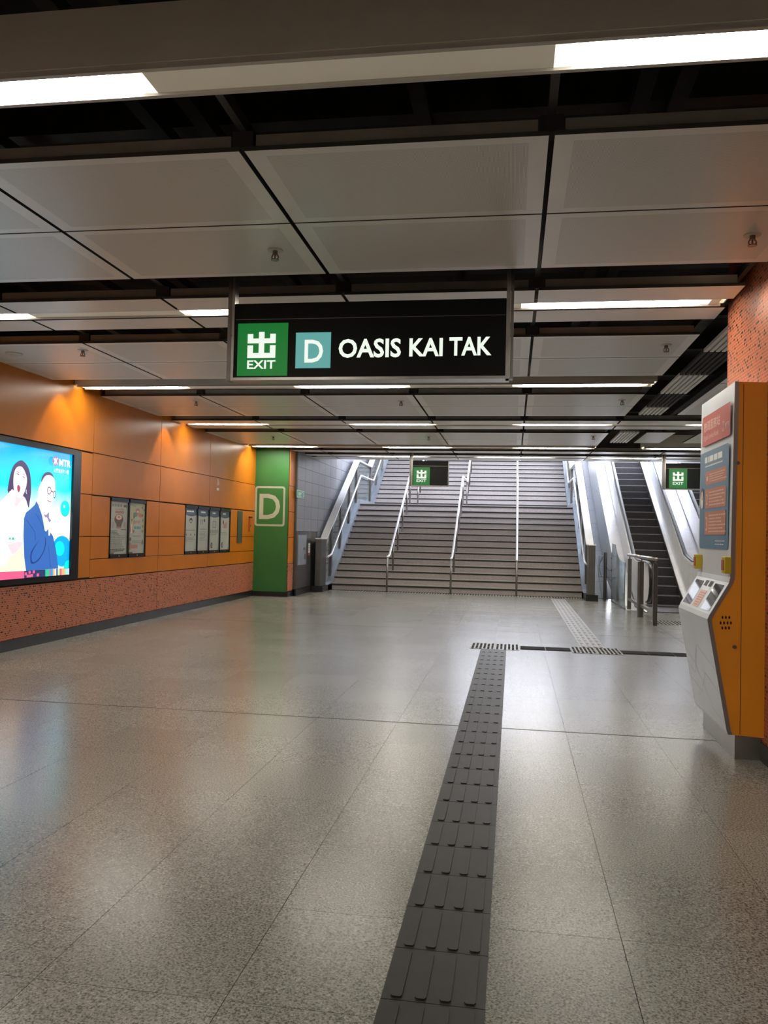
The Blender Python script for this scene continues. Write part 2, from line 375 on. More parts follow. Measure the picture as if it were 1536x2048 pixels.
# ---- left wall
wl = struct(MB().box(-5.85, WL-0.03, -7.5, YP, 0, 4.3, 'void_black').build('wall_left'))
def wpanel(y0, y1, z0, z1, m='orange_laminate', x=WL, th=0.03):
    g = 0.005; MB().box(x-th, x, y0+g, y1-g, z0+g, z1-g, m).build('panel', wl, bevel=0.002)
YV = [-6.8, -4.7, -2.57, -0.44, 1.69, 3.82, 5.95, 8.08, 10.21, 12.33, 14.48, YP+0.0]
ZR = [0.722, 1.277, 1.83, 2.39, 3.45]
SC = (6.86, 9.88, 0.735, 2.378)     # advertising screen opening y0 y1 z0 z1
PA = (10.72, 11.86, 0.974, 1.822)
PB = (13.375, 15.65, 0.97, 1.818)
def cut(y0, y1, z0, z1, holes):
    out = [(y0, y1, z0, z1)]
    for h in holes:
        nx = []
        for a, b, c, d in out:
            if h[0] >= b or h[1] <= a or h[2] >= d or h[3] <= c: nx.append((a, b, c, d)); continue
            if h[2] > c+0.02: nx.append((a, b, c, h[2]))
            if h[3] < d-0.02: nx.append((a, b, h[3], d))
            zc, zd = max(c, h[2]), min(d, h[3])
            if h[0] > a+0.02: nx.append((a, h[0], zc, zd))
            if h[1] < b-0.02: nx.append((h[1], b, zc, zd))
        out = nx
    return out
for y0, y1 in zip(YV, YV[1:]):
    for z0, z1 in zip(ZR, ZR[1:]):
        for a, b, c, d in cut(y0, y1, z0, z1, (SC, PA, PB)): 
            if b-a > 0.03 and d-c > 0.03: wpanel(a, b, c, d)
MY = [-6.8, -0.44, 5.95, 12.33, YP]
for y0, y1 in zip(MY, MY[1:]):
    MB().box(WL-0.03, WL-0.002, y0+0.006, y1-0.006, 0.125, 0.712, 'mosaic_side').build('mosaic_panel', wl)
struct(MB().box(WL-0.03, WL+0.012, -7.5, YP, 0.0, 0.122, 'plinth_granite').build('baseboard_left'))

# ---- green pillar and grey wall beyond
pil = struct(MB().box(-5.85, -4.775, YP, 17.62, 0.105, 4.3, 'void_black').build('wall_pillar'))
MB().box(-5.6, -4.785, YP-0.012, YP, 0.105, 3.5, 'green_paint').build('green_facing', pil)
for z0, z1 in ((0.712, 1.277), (1.277, 1.83), (1.83, 2.39), (2.39, 3.45)):
    MB().box(-4.785, -4.757, YP+0.004, 17.60, z0+0.006, z1-0.006, 'orange_laminate').build('panel', pil)
MB().box(-4.785, -4.757, YP+0.004, 17.60, 0.12, 0.706, 'mosaic_side').build('mosaic_panel', pil)
struct(MB().box(-5.6, -4.745, YP-0.03, 17.6, 0.0, 0.105, 'plinth_granite').box(-4.8, -4.68, 17.6, 19.0, 0.0, 0.14, 'plinth_granite').build('baseboard_far_left'))
pp = Plane((-5.6, YP-0.012, 0), (1, 0, 0), (0, 0, 1))
d0 = pp.at(511, 972); d1 = pp.at(569, 1053); cx, cz, rw, rh = (d0[0]+d1[0])/2, (d0[1]+d1[1])/2, (d1[0]-d0[0])/2, (d0[1]-d1[1])/2
pr_ = Prints(pp)
def rrect(cx, cz, rw, rh, r, n=5):
    pts = []
    for sx, sy, a0 in ((1, 1, 0), (-1, 1, 90), (-1, -1, 180), (1, -1, 270)):
        for i in range(n+1):
            t = math.radians(a0+90*i/n); pts.append((cx+sx*(rw-r)+r*math.cos(t), cz+sy*(rh-r)+r*math.sin(t)))
    return pts
pr_.poly(rrect(cx, cz, rw, rh, 0.06), 'sign_grey'); pr_.poly(rrect(cx, cz, rw-0.042, rh-0.042, 0.03), 'green_paint')
a, b = pp.at(518, 1038), pp.at(561, 988); pr_.text('D', a[0], a[1], b[0], b[1], 'sign_grey', bold=0.014)
emb = thing('exit_letter_marking', 'pale letter D in a rounded outline on the green pillar', 'sign', (-5.2, YP-0.012, 1.9))
o = pr_.build('letter_panel', emb); o.matrix_parent_inverse = Matrix.Translation((5.2, -(YP-0.012), -1.9))

gw = struct(MB().box(GW-0.5, GW-0.02, 17.6, 31, 0, 5.3, 'grout').build('wall_grey_left'))
n = 0; far = MB()
for k in range(0, 21):
    for r in range(-5, 14):
        off = 0 if r % 2 == 0 else 0
        y0 = 17.62 + 0.655*k; y1 = y0+0.655; z0 = 1.415+0.285*r; z1 = z0+0.285
        if z0 < -0.02 or y0 < 18.98 and z0 < 1.4: continue
        if z1 < (y0-21)*SL: continue
        y0r = max(y0, 17.615)
        if (y0 < 26 and z0 < 4.4): MB().box(GW-0.02, GW, y0r+0.003, y1-0.003, max(z0, 0.0)+0.003, z1-0.003, 'grey_stone').build('tile', gw)
        else: far.box(GW-0.02, GW, y0r+0.003, y1-0.003, z0+0.003, z1-0.003, 'grey_stone')
stuff(far.build('upper_tiles', gw))

# ---- right wall, back wall, upper enclosure
struct(MB().box(6.2, 6.5, -7.5, 30, -0.1, 5.3, 'concrete').build('wall_right'))
struct(MB().box(-5.9, 6.5, -7.8, -7.5, -0.1, 4.5, 'concrete').build('wall_back'))
slab = struct(MB().box(-5.9, 6.5, -7.8, 19.5, 4.25, 4.6, 'void_black').build('wall_upper_slab'))
struct(MB().box(-5.9, 6.5, 19.42, 19.6, 3.22, 4.6, 'concrete').box(-5.9, 6.5, 19.6, 21.6, 3.42, 4.6, 'concrete').build('wall_added_soffit'))  # unseen soffit past the fascia, sized to trim sky light on the stairs
# ---- street level round the opening
struct(MB().box(-16, GW-0.02, 19.6, 31, 4.0, 4.20, 'outside_paving').box(6.5, 16, 19.6, 31, 4.0, 4.20, 'outside_paving')
       .box(-16, 16, 31, 60, 4.0, 4.20, 'outside_paving').build('ground_outside'))

# ---- column on the right
cr_ = struct(MB().box(1.63, 2.9, 4.9, 6.6, 0, 4.3, 'void_black').build('wall_column'))
MB().box(1.60, 1.63, 4.9, 6.6, 0.12, 4.0, 'mosaic_side').build('mosaic_panel', cr_)
MB().box(1.60, 2.9, 6.6, 6.62, 0.12, 4.0, 'mosaic_front').build('mosaic_panel', cr_)
MB().box(1.60, 2.9, 4.88, 4.9, 0.12, 4.0, 'mosaic_front').build('mosaic_panel', cr_)
struct(MB().box(1.592, 2.91, 4.87, 6.63, 0.0, 0.12, 'plinth_granite').build('baseboard_right'))

# ================================================================== CEILING
ce = struct(MB().box(-5.85, 6.2, -7.5, 19.4, 4.20, 4.25, 'void_black').build('ceiling'))
# joists and ducts in the dark void
for y in (-5, -3.4, -0.8, 1.2, 2.0, 3.2, 4.9, 6.4, 7.9, 9.7, 11.4, 13.2, 15.0, 17.0, 18.6):
    MB().box(-5.8, 6.1, y, y+0.12, 3.95, 4.2, 'void_steel').build('joist', ce)
for x in (-4.9, -4.1, -3.3, -2.2, -1.9, -0.6, 0.6, 0.8, 2.0, 2.9, 4.4):
    MB().box(x, x+0.09, -7, 19.3, 3.78, 3.86, 'void_steel').build('joist', ce)
tp = 0.022
_pm = {}
def panel_mesh(wd, dp, perf):
    k = (round(wd, 3), round(dp, 3), perf)
    if k in _pm: return _pm[k]
    m = MB(); x, y = wd/2, dp/2; bx = min(0.085, wd*0.2)
    if perf:
        by = min(0.06, dp*0.2); i0, i1, j0, j1 = -x+bx, x-bx, -y+by, y-by
        m.poly([(i0, j0, 0), (i0, j1, 0), (i1, j1, 0), (i1, j0, 0)], 'panel_perforated')
        for p in ([(-x, -y, 0), (i0, j0, 0), (i1, j0, 0), (x, -y, 0)], [(x, -y, 0), (i1, j0, 0), (i1, j1, 0), (x, y, 0)], [(x, y, 0), (i1, j1, 0), (i0, j1, 0), (-x, y, 0)], [(-x, y, 0), (i0, j1, 0), (i0, j0, 0), (-x, -y, 0)]):
            m.poly(p, 'panel_white')
    else: m.poly([(-x, -y, 0), (-x, y, 0), (x, y, 0), (x, -y, 0)], 'panel_white')
    c = [(-x, -y), (x, -y), (x, y), (-x, y)]
    for i in range(4):
        a, b = c[i], c[(i+1) % 4]; m.poly([(*a, 0), (*b, 0), (*b, tp), (*a, tp)], 'panel_side_shade')  # white panel sides coloured dark so the gaps read as shaded seams
    m.poly([(-x, -y, tp), (x, -y, tp), (x, y, tp), (-x, y, tp)], 'void_steel')
    me = bpy.data.meshes.new('ceiling_panel'); me.from_pydata(m.v, [], m.f); me.update()
    for n_ in m.mats: me.materials.append(M[n_])
    me.polygons.foreach_set('material_index', m.m); _pm[k] = me; return me
def cpanel(x0, x1, y0, y1, perf=True, g=0.013):
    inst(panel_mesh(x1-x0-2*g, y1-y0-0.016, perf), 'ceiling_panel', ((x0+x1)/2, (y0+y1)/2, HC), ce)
def rails(xs, y0, y1):
    """grey carrier rails behind the front and rear edges, with brackets at the seams"""
    for x0, x1 in zip(xs, xs[1:]):
        MB().box(x0+0.06, x1-0.06, y0+0.03, y0+0.06, HC+tp, HC+0.085, 'rail_grey').build('carrier_rail', ce)
        MB().box(x0+0.06, x1-0.06, y1-0.06, y1-0.03, HC+tp, HC+0.085, 'rail_grey').build('carrier_rail', ce)
    for x in xs[1:-1]:
        MB().box(x-0.05, x+0.05, y0+0.02, y0+0.10, HC+tp, HC+0.10, 'void_black').build('bracket', ce)
XX = SX[:-1] + [XE]                     # seams, last one the right edge
struct(MB().box(-12, -2.1, 33.0, 33.3, 4.2, 9.5, 'concrete').box(2.9, 12, 33.0, 33.3, 4.2, 9.5, 'concrete').build('wall_sky_blocker'))  # unseen walls added to narrow the sky glow on the floor
struct(MB().box(-6.6, 2.1, 22.9, 30.5, 6.6, 6.75, 'concrete').box(-6.5, -6.3, 30.2, 30.4, 4.2, 6.6, 'stainless_dark').box(1.85, 2.05, 30.2, 30.4, 4.2, 6.6, 'stainless_dark').box(-6.5, -6.3, 24.2, 24.4, 4.2, 6.6, 'stainless_dark').build('ceiling_sky_blocker'))  # unseen canopy added to keep overhead sky off the upper stairs
XR = SX[:-1] + [1.557, 2.977, 4.397, 5.817]
deep = [(-3.10, -2.17, -1.25), (-0.02, 0.85, 1.72), (3.64, 4.542, 5.47), (7.344, 8.25, 9.186), (10.35, 11.29, 12.20), (14.176, 15.16, 16.107)]
for (a, b, c) in deep:
    for x0, x1 in zip(XX, XX[1:]):
        cpanel(x0, x1, a, b); cpanel(x0, x1, b, c)
    rails(XX, a, c)
lit = [(-0.90, -0.53, -0.32, -0.06), (5.952, 6.285, 6.50, 6.854)]
for (a, b, c, d) in lit:
    for x0, x1 in zip(XX, XX[1:]): cpanel(x0, x1, a, b, False); cpanel(x0, x1, c, d, False)
    rails(XX, a, d)
for (a, b, c, d) in [(12.695, 13.09, 13.30, 13.694), (18.186, 18.56, 18.80, 19.40)]:
    for x0, x1 in zip(XR, XR[1:]): cpanel(x0, x1, a, b, False); cpanel(x0, x1, c, d, False)
    rails(XR, a, d)
for x0, x1 in zip(XR, XR[1:]): cpanel(x0, x1, 17.25, 17.69, False)
rails(XR, 17.25, 17.69)
# long carrier along the seams, seen in the open slots
for x in SX[1:]:
    MB().box(x-0.018, x+0.018, 3.3, 19.3, HC+0.10, HC+0.16, 'void_steel').build('carrier_rail', ce)
# right-hand bay: big panels and the slatted vent strip
for a, b in ((6.9, 8.3), (8.3, 9.69), (9.69, 12.09)):
    for x0, x1 in ((2.24, 3.66), (3.66, 5.08), (5.08, 6.15)): cpanel(x0, x1, a, b, True)
for a, b in ((0.0, 1.72), (3.64, 5.47)):
    for x0, x1 in ((2.98, 4.4), (4.4, 6.1)): cpanel(x0, x1, a, b, True)
for x0, x1 in ((2.14, 2.62), (3.0, 4.4), (4.4, 6.1)): cpanel(x0, x1, 14.07, 15.62, False)
def slats(x0, x1, y0, y1, m, nslat=6, zz=HC):
    wd = (x1-x0)/nslat
    for i in range(nslat):
        MB().box(x0+i*wd+0.012, x0+(i+1)*wd-0.008, y0, y1, zz, zz+0.03, m).build('slat', ce)
for y0, y1, m in ((6.72, 8.05, 'slat_white'), (8.07, 9.17, 'void_black'), (9.19, 10.34, 'slat_white'), (10.36, 11.40, 'void_black'), (11.42, 12.10, 'slat_white'), (14.07, 15.62, 'slat_white')):
    slats(1.72, 2.04, y0, y1, m)

# ---- light beams (each a fixture hanging in or between the rows)
def beam(yc, x0, x1, lits, label, wide=0.20, body=True):
    t = thing('ceiling_light', label, 'ceiling light', ((x0+x1)/2, yc, 3.19), 'long linear lights running across the ceiling')
    inv = Matrix.Translation(t.location).inverted()
    def put(o): o.matrix_parent_inverse = inv; return o
    h = wide/2; zb = 3.185
    mb = MB()
    mb.box(x0, x1, yc-h-0.01, yc-h, zb+0.012, 3.43 if body else 3.26, 'beam_paint').box(x0, x1, yc+h, yc+h+0.01, zb+0.012, 3.43 if body else 3.26, 'beam_paint')
    mb.box(x0, x1, yc-h, yc+h, 3.40 if body else 3.24, 3.43 if body else 3.26, 'beam_paint').box(x0, x0+0.01, yc-h, yc+h, zb+0.012, 3.42 if body else 3.25, 'beam_paint').box(x1-0.01, x1, yc-h, yc+h, zb+0.012, 3.42 if body else 3.25, 'beam_paint')
    put(mb.build('housing', t))
    put(MB().box(x0+0.03, x1-0.03, yc-h-0.006, yc-h+0.016, zb-0.012, zb+0.012, 'lip_white').build('edge_lip', t))
    put(MB().box(x0+0.03, x1-0.03, yc+h-0.016, yc+h+0.006, zb-0.012, zb+0.012, 'lip_white').build('edge_lip', t))
    a = x0+0.05; off = []  # off: dim stretches between the lit ones, given a faint added glow
    for l0, l1 in lits:
        if l0-a > 0.03: off.append((a, l0))
        dm = MB()
        for e0, e1, em in ((l0, l0+0.07, 'tube_light_dim'), (l0+0.07, l0+0.12, 'tube_light_end'), (l0+0.12, l1-0.12, 'tube_light'), (l1-0.12, l1-0.07, 'tube_light_end'), (l1-0.07, l1, 'tube_light_dim')): dm.box(e0, e1, yc-h+0.016, yc+h-0.016, zb, zb+0.015, em)
        put(dm.build('lit_diffuser', t, label='lit stretch of the diffuser')); a = l1
    if x1-0.05-a > 0.03: off.append((a, x1-0.05))
    for l0, l1 in off: put(MB().box(l0, l1, yc-h+0.016, yc+h-0.016, zb, zb+0.015, 'diffuser_spill_glow').build('dim_diffuser', t, label='dim stretch of the diffuser with added faint glow'))
    return t
LITS = [(-5.46, -4.06), (-2.69, -1.26), (-0.04, 1.50)]
beam(-6.95, XL, XE, LITS, 'furthest added ceiling light behind the photographer, out of view')  # unseen beams behind and overhead, added to brighten floor and ceiling
beam(-3.65, XL, XE, LITS, 'added ceiling light behind the photographer, out of view')
beam(-0.43, XL, XE, [(-4.6, -3.2), (-1.4, 0.0)], 'added ceiling light above the photographer, out of view', body=False)
beam(3.06, XL, XE, [(-5.46, -4.6), (-2.90, -1.47), (0.12, 1.50)], 'long ceiling light nearest the camera, across the top of the view')
beam(6.39, XL, 1.54, [(-5.46, -4.07), (-2.73, -1.33), (0.03, 1.42)], 'long ceiling light level with and half hidden by the big black hanging sign', body=False)
beam(9.78, -5.52, 1.585, LITS, 'long ceiling light just below the lower edge of the big black sign')
beam(13.19, -5.52, 6.0, LITS+[(2.6, 4.0), (5.0, 5.9)], 'long ceiling light crossing above the last slatted vent, continuing to the right bay', body=False)
beam(16.68, -5.52, 1.585, LITS, 'long ceiling light just in front of the green pillar top, third from the stairs', wide=0.26)
beam(16.68, 2.45, 6.1, [(2.55, 4.0), (4.6, 6.0)], 'short ceiling light at the right, beside the kiosk, above the right exit sign', wide=0.26)
beam(18.68, -4.60, 6.0, [(-3.6, -1.9), (-0.9, 0.9), (1.6, 3.2), (4.4, 5.8)], 'ceiling light nearest the stairs, last before the opening', body=False)

# ---- wall-wash downlights in the slots (real lamps, hidden above the panels)
def washer(x, y, label, z=3.45, k=1.0):
    t = thing('downlight', label, 'downlight', (x, y, z))
    inv = Matrix.Translation(t.location).inverted()
    o = MB().tube([(x, y, z+0.02), (x, y, z+0.16)], 0.055, 'void_steel', 12).build('lamp_can', t); o.matrix_parent_inverse = inv
    o = MB().tube([(x, y, z+0.012), (x, y, z+0.019)], 0.045, 'lamp_disc', 12).build('lamp_lens', t); o.matrix_parent_inverse = inv
    l = bpy.data.lights.new('bulb', 'SPOT'); l.energy = WASH*k; l.color = (1.0, 0.78, 0.45); l.spot_size = math.radians(68); l.spot_blend = 0.25; l.shadow_soft_size = 0.03
    lo = bpy.data.objects.new('bulb', l); COL.objects.link(lo); lo.parent = t; lo.location = (0, 0, 0)
washer(-5.25, 9.36, 'wall downlight above the right end of the advertising screen')
washer(-5.25, 12.45, 'wall downlight between the two poster cases')
washer(-5.25, 16.33, 'wall downlight beside the green pillar')
washer(-5.25, 5.70, 'wall downlight left of the view, above the orange wall')
washer(1.36, 5.68, 'downlight on the mosaic column at the right', k=0.4)

# ---- sprinkler heads
spk = [(-1.51, 4.97, 'sprinkler head in the near ceiling row, above the big sign'), (1.33, 4.97, 'sprinkler head in the near ceiling row, at the right edge of the view'),
       (-4.28, 7.63, 'sprinkler head left of the big sign, nearest the orange wall'), (1.34, 7.73, 'sprinkler head right of the big sign beside the slatted vent'),
       (-4.34, 10.77, 'sprinkler head below left of the big sign, near the orange wall top'), (-1.50, 10.81, 'sprinkler head under the middle of the big sign'),
       (1.34, 10.78, 'sprinkler head under the right pole of the big sign, near the vent'), (-4.45, 14.84, 'far sprinkler head above the green pillar'),
       (-1.53, 14.74, 'far sprinkler head above the small hanging exit sign'), (1.34, 14.58, 'far sprinkler head above the right stair edge')]
for x, y, lb in spk:
    t = thing('sprinkler', lb, 'sprinkler', (x, y, HC), 'sprinkler heads in the ceiling panels')
    MB().tube([(0, 0, 0), (0, 0, -0.006)], 0.048, 'lip_white', 16).build('cover_ring', t)
    MB().tube([(0, 0, -0.006), (0, 0, -0.03)], 0.016, 'stainless_dark', 10).build('stem', t)
    fr = MB()
    for sx in (-1, 1): fr.tube([(sx*0.014, 0, -0.028), (sx*0.022, 0, -0.045), (sx*0.014, 0, -0.062)], 0.0045, 'stainless_dark', 6)
    fr.build('frame', t)
    MB().tube([(0, 0, -0.03), (0, 0, -0.058)], 0.005, 'button_red', 6).build('bulb', t)
    MB().tube([(0, 0, -0.060), (0, 0, -0.065)], 0.026, 'stainless_dark', 12).build('deflector', t)
t = thing('smoke_detector', 'flat round detector plate in the ceiling at the far left', 'detector', (-5.1, 7.74, HC))
MB().tube([(0, 0, 0), (0, 0, -0.012)], 0.085, 'lip_white', 24).build('base_plate', t)
MB().tube([(0, 0, -0.012), (0, 0, -0.03)], [0.05, 0.035], 'lip_white', 24).build('sensor_cap', t)

# ================================================================== TACTILE PAVING
def rod(mb, x0, x1, y0, y1, z0, z1, m): mb.prism([(x0, y0), (x1, y0), (x1, y1), (x0, y1)], 'z', z0, z1, m)
def tact(nm, label, cat, x0, x1, y0, y1, pw, pl, kind, grp=None):
    t = thing(nm, label, cat, ((x0+x1)/2, y0, 0), grp)
    nx, ny = max(1, round((x1-x0)/pw)), max(1, round((y1-y0)/pl)); wx, wy = (x1-x0)/nx, (y1-y0)/ny
    base = MB(); g = 0.0015; tb, bb = 0.004, 0.009
    bm_, rm_ = {'strip': ('tactile_brown', 'tactile_brown'), 'guide': ('tactile_light', 'tactile_dark'), 'warn': ('tactile_light', 'tactile_dark'), 'groove': ('tactile_brown', 'tactile_dark'), 'pale': ('tactile_light', 'tactile_pale_bar')}[kind]
    base.box(-wx/2+g, wx/2-g, -wy/2+g, wy/2-g, 0, tb, bm_)
    if kind in ('strip', 'pale'):
        for i in range(4):
            xc = (-1.5+i)*wx*0.235; base.prism([(xc-0.017, -wy*0.43), (xc-0.012, -wy*0.46), (xc+0.012, -wy*0.46), (xc+0.017, -wy*0.43), (xc+0.017, wy*0.40), (xc+0.012, wy*0.43), (xc-0.012, wy*0.43), (xc-0.017, wy*0.40)], 'z', tb, bb, rm_)
    elif kind == 'warn':
        for i in range(6):
            for j in range(2):
                xc = (-2.5+i)*wx/6.3; yc = (-0.5+j)*wy*0.48 + (0.02 if i % 2 else -0.02)
                base.prism([(xc-0.013, yc-wy*0.15), (xc+0.013, yc-wy*0.15), (xc+0.013, yc+wy*0.15), (xc-0.013, yc+wy*0.15)], 'z', tb, bb, rm_)
    elif kind == 'groove':
        for j in range(7):
            yc = (-3+j)*wy/7.2; base.box(-wx*0.48, wx*0.48, yc-wy*0.045, yc+wy*0.045, tb, bb, rm_)
    elif kind == 'guide':
        for i in range(5): 
            xc = (-2+i)*wx/5.2; base.box(xc-0.015, xc+0.015, -wy*0.42, wy*0.42, tb, bb, rm_)
    me = base.mesh('tactile_tile')
    for i in range(nx):
        for j in range(ny): inst(me, 'tactile_tile', ((i+0.5)*wx-(x1-x0)/2, (j+0.5)*wy, 0), t)
    return t
tact('tactile_strip', 'dark brown tactile strip running from the foreground towards the stairs', 'tactile paving', -0.370, -0.055, 10.33-0.3135*29, 10.33, 0.315, 0.3135, 'strip')
tact('tactile_strip', 'far grey tactile strip leading from the crossing pads to the stair foot', 'tactile paving', 0.875, 1.195, 10.90, 19.28, 0.32, 0.322, 'pale')
tact('tactile_pad', 'studded tactile pad at the head of the dark brown strip', 'tactile paving', -0.505, 0.105, 10.34, 10.87, 0.305, 0.265, 'warn')
tact('tactile_pad', 'studded tactile pad at the foot of the far grey strip', 'tactile paving', 0.745, 1.345, 10.33, 10.88, 0.30, 0.275, 'warn')
tact('tactile_guide', 'ribbed tactile tiles joining the two studded pads', 'tactile paving', 0.112, 0.738, 10.46, 10.74, 0.313, 0.28, 'groove')
tact('tactile_guide', 'ribbed tactile tiles running right towards the kiosk', 'tactile paving', 1.352, 3.2, 10.44, 10.72, 0.308, 0.28, 'groove')
tact('tactile_threshold', 'narrow row of studded tiles along the foot of the stairs', 'tactile paving', -4.2, 1.55, 19.52, 19.84, 0.32, 0.32, 'guide')
tact('tactile_pad', 'studded tiles in front of the escalator, beside the railing post', 'tactile paving', 2.38, 3.9, 14.25, 14.90, 0.304, 0.32, 'guide')

# ================================================================== STAIRS
st = thing('staircase', 'wide granite staircase of two flights rising to daylight', 'stairs', ((XS0+XS1)/2, Y0S, 0))
def step_mesh(tread, nm):
    wd = (XS1-XS0)/2; m = MB()
    m.box(-wd, wd, 0.012, tread+0.03, -R1, 0.0, 'stair_granite')
    m.box(-wd, wd, -0.016, 0.020, -0.018, 0.003, 'nosing_metal')
    m.box(-wd, wd, 0.002, 0.0125, -0.052, -0.018, 'nosing_groove')
    return m.mesh(nm)
sm, lm_ = step_mesh(T1, 'step'), step_mesh(LAND, 'landing')
for k in range(26):
    y = Y0S + T1*k + (LAND-T1 if k >= 14 else 0)
    inst(lm_ if k == 13 else sm, 'landing' if k == 13 else 'step', (0, y-Y0S, R1*(k+1)), st)
YT = Y0S+T1*25+LAND-T1
struct(MB().box(XS0-0.3, 6.2, YT+T1, 31.0, 3.98, 4.20, 'outside_paving').build('ground_landing'))
def zst(y):     # nosing line of the stairs
    if y < Y0S: return 0.0
    if y < Y0S+13*T1: return R1+(y-Y0S)*SL
    if y < Y0S+12*T1+LAND: return R1*14
    return R1*15+(y-(Y0S+13*T1+LAND-T1))*SL if y < YT else R1*26
YL0, YL1 = Y0S+13*T1, Y0S+13*T1+LAND-T1       # 23.54, 25.80
def rpath(x, h, y0, flat=0.25):
    return [(x, y0, h+0.02), (x, y0+0.22, h+0.03), (x, y0+0.34, h+0.06), (x, YL0-0.05, R1*14+h-0.06), (x, YL0+0.08, R1*14+h), (x, YL1-0.1, R1*14+h), (x, YL1+0.05, R1*14+h+0.03), (x, YT, R1*26+h), (x, YT+0.5, R1*26+h)]
def railing(x, label, y0=19.6):
    t = thing('stair_handrail', label, 'handrail', (x, y0, 0), 'handrails dividing the stairs')
    def loc(p): return (p[0]-x, p[1]-y0, p[2])
    MB().tube([loc(p) for p in rpath(x, 0.83, y0)], 0.027, 'stainless_bright', 10).build('handrail', t, smooth=True)
    ys = [y0, 20.56, 21.38, 22.19, 23.01, 23.70, 25.70, 26.35, 27.15, 27.95, 28.75]
    P = rpath(x, 0.83, y0)
    for y in ys:
        zt = next((a[2]+(b[2]-a[2])*(y-a[1])/(b[1]-a[1]) for a, b in zip(P, P[1:]) if a[1] <= y <= b[1]), 1)
        kk = 0.0 if y < Y0S else (R1*(int((y-Y0S)/T1+1e-6)+1) if y < YL0 else R1*14 if y < YL1 else R1*(15+int((y-YL1)/T1+1e-6)))
        MB().tube([(0, y-y0, kk-0.001), (0, y-y0, zt-0.02)], 0.024, 'stainless_dark', 10).build('post', t, smooth=True)
railing(-2.97, 'left one of the three steel handrails dividing the stairs')
railing(-1.44, 'middle one of the three steel handrails dividing the stairs')
railing(0.10, 'right one of the three steel handrails, seen almost end on')

def parapet(side, label):
    """stainless newel box on a black plinth, sloping cap, glass panes on mullions, stringer, wall rail"""
    sgn = -1 if side == 'l' else 1
    xe = XS0 if side == 'l' else XS1                  # stair edge
    def X(a): return xe + sgn*a                        # a metres outwards
    def bx(mb, a0, a1, y0, y1, z0, z1, m): return mb.box(min(X(a0), X(a1)), max(X(a0), X(a1)), y0, y1, z0, z1, m)
    def pz(mb, pts, a0, a1, m): return mb.prism(pts, 'x', min(X(a0), X(a1)), max(X(a0), X(a1)), m)
    t = thing('stair_balustrade', label, 'balustrade', (0, 0, 0))
    bx(MB(), -0.0, 0.27, 18.96, Y0S, 0, 0.14, 'plinth_granite').build('plinth', t)
    bx(MB(), 0.0+0.06, 0.20, 19.0, 19.55, 0.14, 1.24, 'stainless_dark').build('newel_box', t, bevel=0.006)
    bx(MB(), 0.05, 0.21, 18.99, 19.56, 1.24, 1.265, 'stainless_bright').build('newel_cap', t)
    def up(y, dz): return (y, dz + (0 if y < Y0S-0.3 else (y-(Y0S-0.3))*SL if y < YL0 else (YL0-Y0S+0.3)*SL if y < YL1 else (YL0-Y0S+0.3)*SL+(y-YL1)*SL))
    top = [up(19.56, 1.25)[0:2], ]
    L = lambda dz, ys: [(y, dz + zl(y)) for y in ys]
    def zl(y): return max(0, (min(y, YL0+0.02)-Y0S)*SL) + max(0, (y-YL1)*SL) + (0.0)
    ys = [19.56, 20.0, YL0+0.02, YL1, YT+0.3]
    capb = [(19.56, 1.25), (20.0, 1.25+0.26), (YL0+0.02, 1.28+zl(YL0+0.02)+0.10), (YL1-0.1, 1.28+zl(YL1)+0.10), (YT+0.3, 1.28+zl(YT+0.3)+0.10)]
    pz(MB(), capb+[(y, z+0.035) for y, z in capb[::-1]], 0.04, 0.21, 'cap_metal').build('cap', t)
    # stringer: sloping curb along the stair edge
    sb = [(19.56, 0.14), (Y0S, R1+0.04), (YL0+0.05, R1*14+0.13), (YL1-0.1, R1*14+0.13), (YT+0.2, R1*26+0.10)]
    pz(MB(), sb+[(YT+0.2, 4.2), (YL1, 1.9), (YL0, 1.5), (Y0S, 0), (19.56, 0)], 0.0, 0.24, 'stringer_metal').build('stringer', t)
    # mullions and panes
    my = [20.25, 21.35, 22.45, 23.45, 25.75, 26.9, 28.1, 29.3]
    def ci(y, P): return next((a[1]+(b[1]-a[1])*(y-a[0])/(b[0]-a[0]) for a, b in zip(P, P[1:]) if a[0] <= y <= b[0]), P[-1][1])
    for y in my:
        pz(MB(), [(y-0.07, ci(y-0.07, sb)), (y+0.07, ci(y+0.07, sb)), (y+0.07, ci(y+0.07, capb)), (y-0.07, ci(y-0.07, capb))], 0.08, 0.16, 'stainless_dark').build('mullion', t)
    prev = 19.56
    for y in my:
        a, b = prev+(0.07 if prev > 19.6 else 0.0), y-0.07
        pz(MB(), [(a, ci(a, sb)), (b, ci(b, sb)), (b, ci(b, capb)), (a, ci(a, capb))], 0.115, 0.125, 'guard_glass').build('pane', t); prev = y
    # wall rail on brackets
    y0 = 19.35 if side == 'r' else 19.55; x = X(0.005) if side == 'l' else X(0.02)
    MB().tube([(X(0.06), y0-0.02, 0.80), (x, y0-0.02, 0.82)]+rpath(x, 0.82, y0)[1:], 0.024, 'stainless_bright', 10).build('handrail', t, smooth=True)
    for y in (19.75, 21.38, 23.35, 25.85, 27.5):
        z = ci(y, [(p[1], p[2]) for p in rpath(x, 0.82, y0)])
        MB().tube([(x, y, z-0.02), (x, y, z-0.07), (X(0.11), y, z-0.07)], 0.010, 'stainless_dark', 8).build('bracket', t)
    return t
parapet('l', 'left stair balustrade with steel newel box, sloping bright cap and glass panes')
parapet('r', 'right stair balustrade with steel newel box, between stairs and escalator')

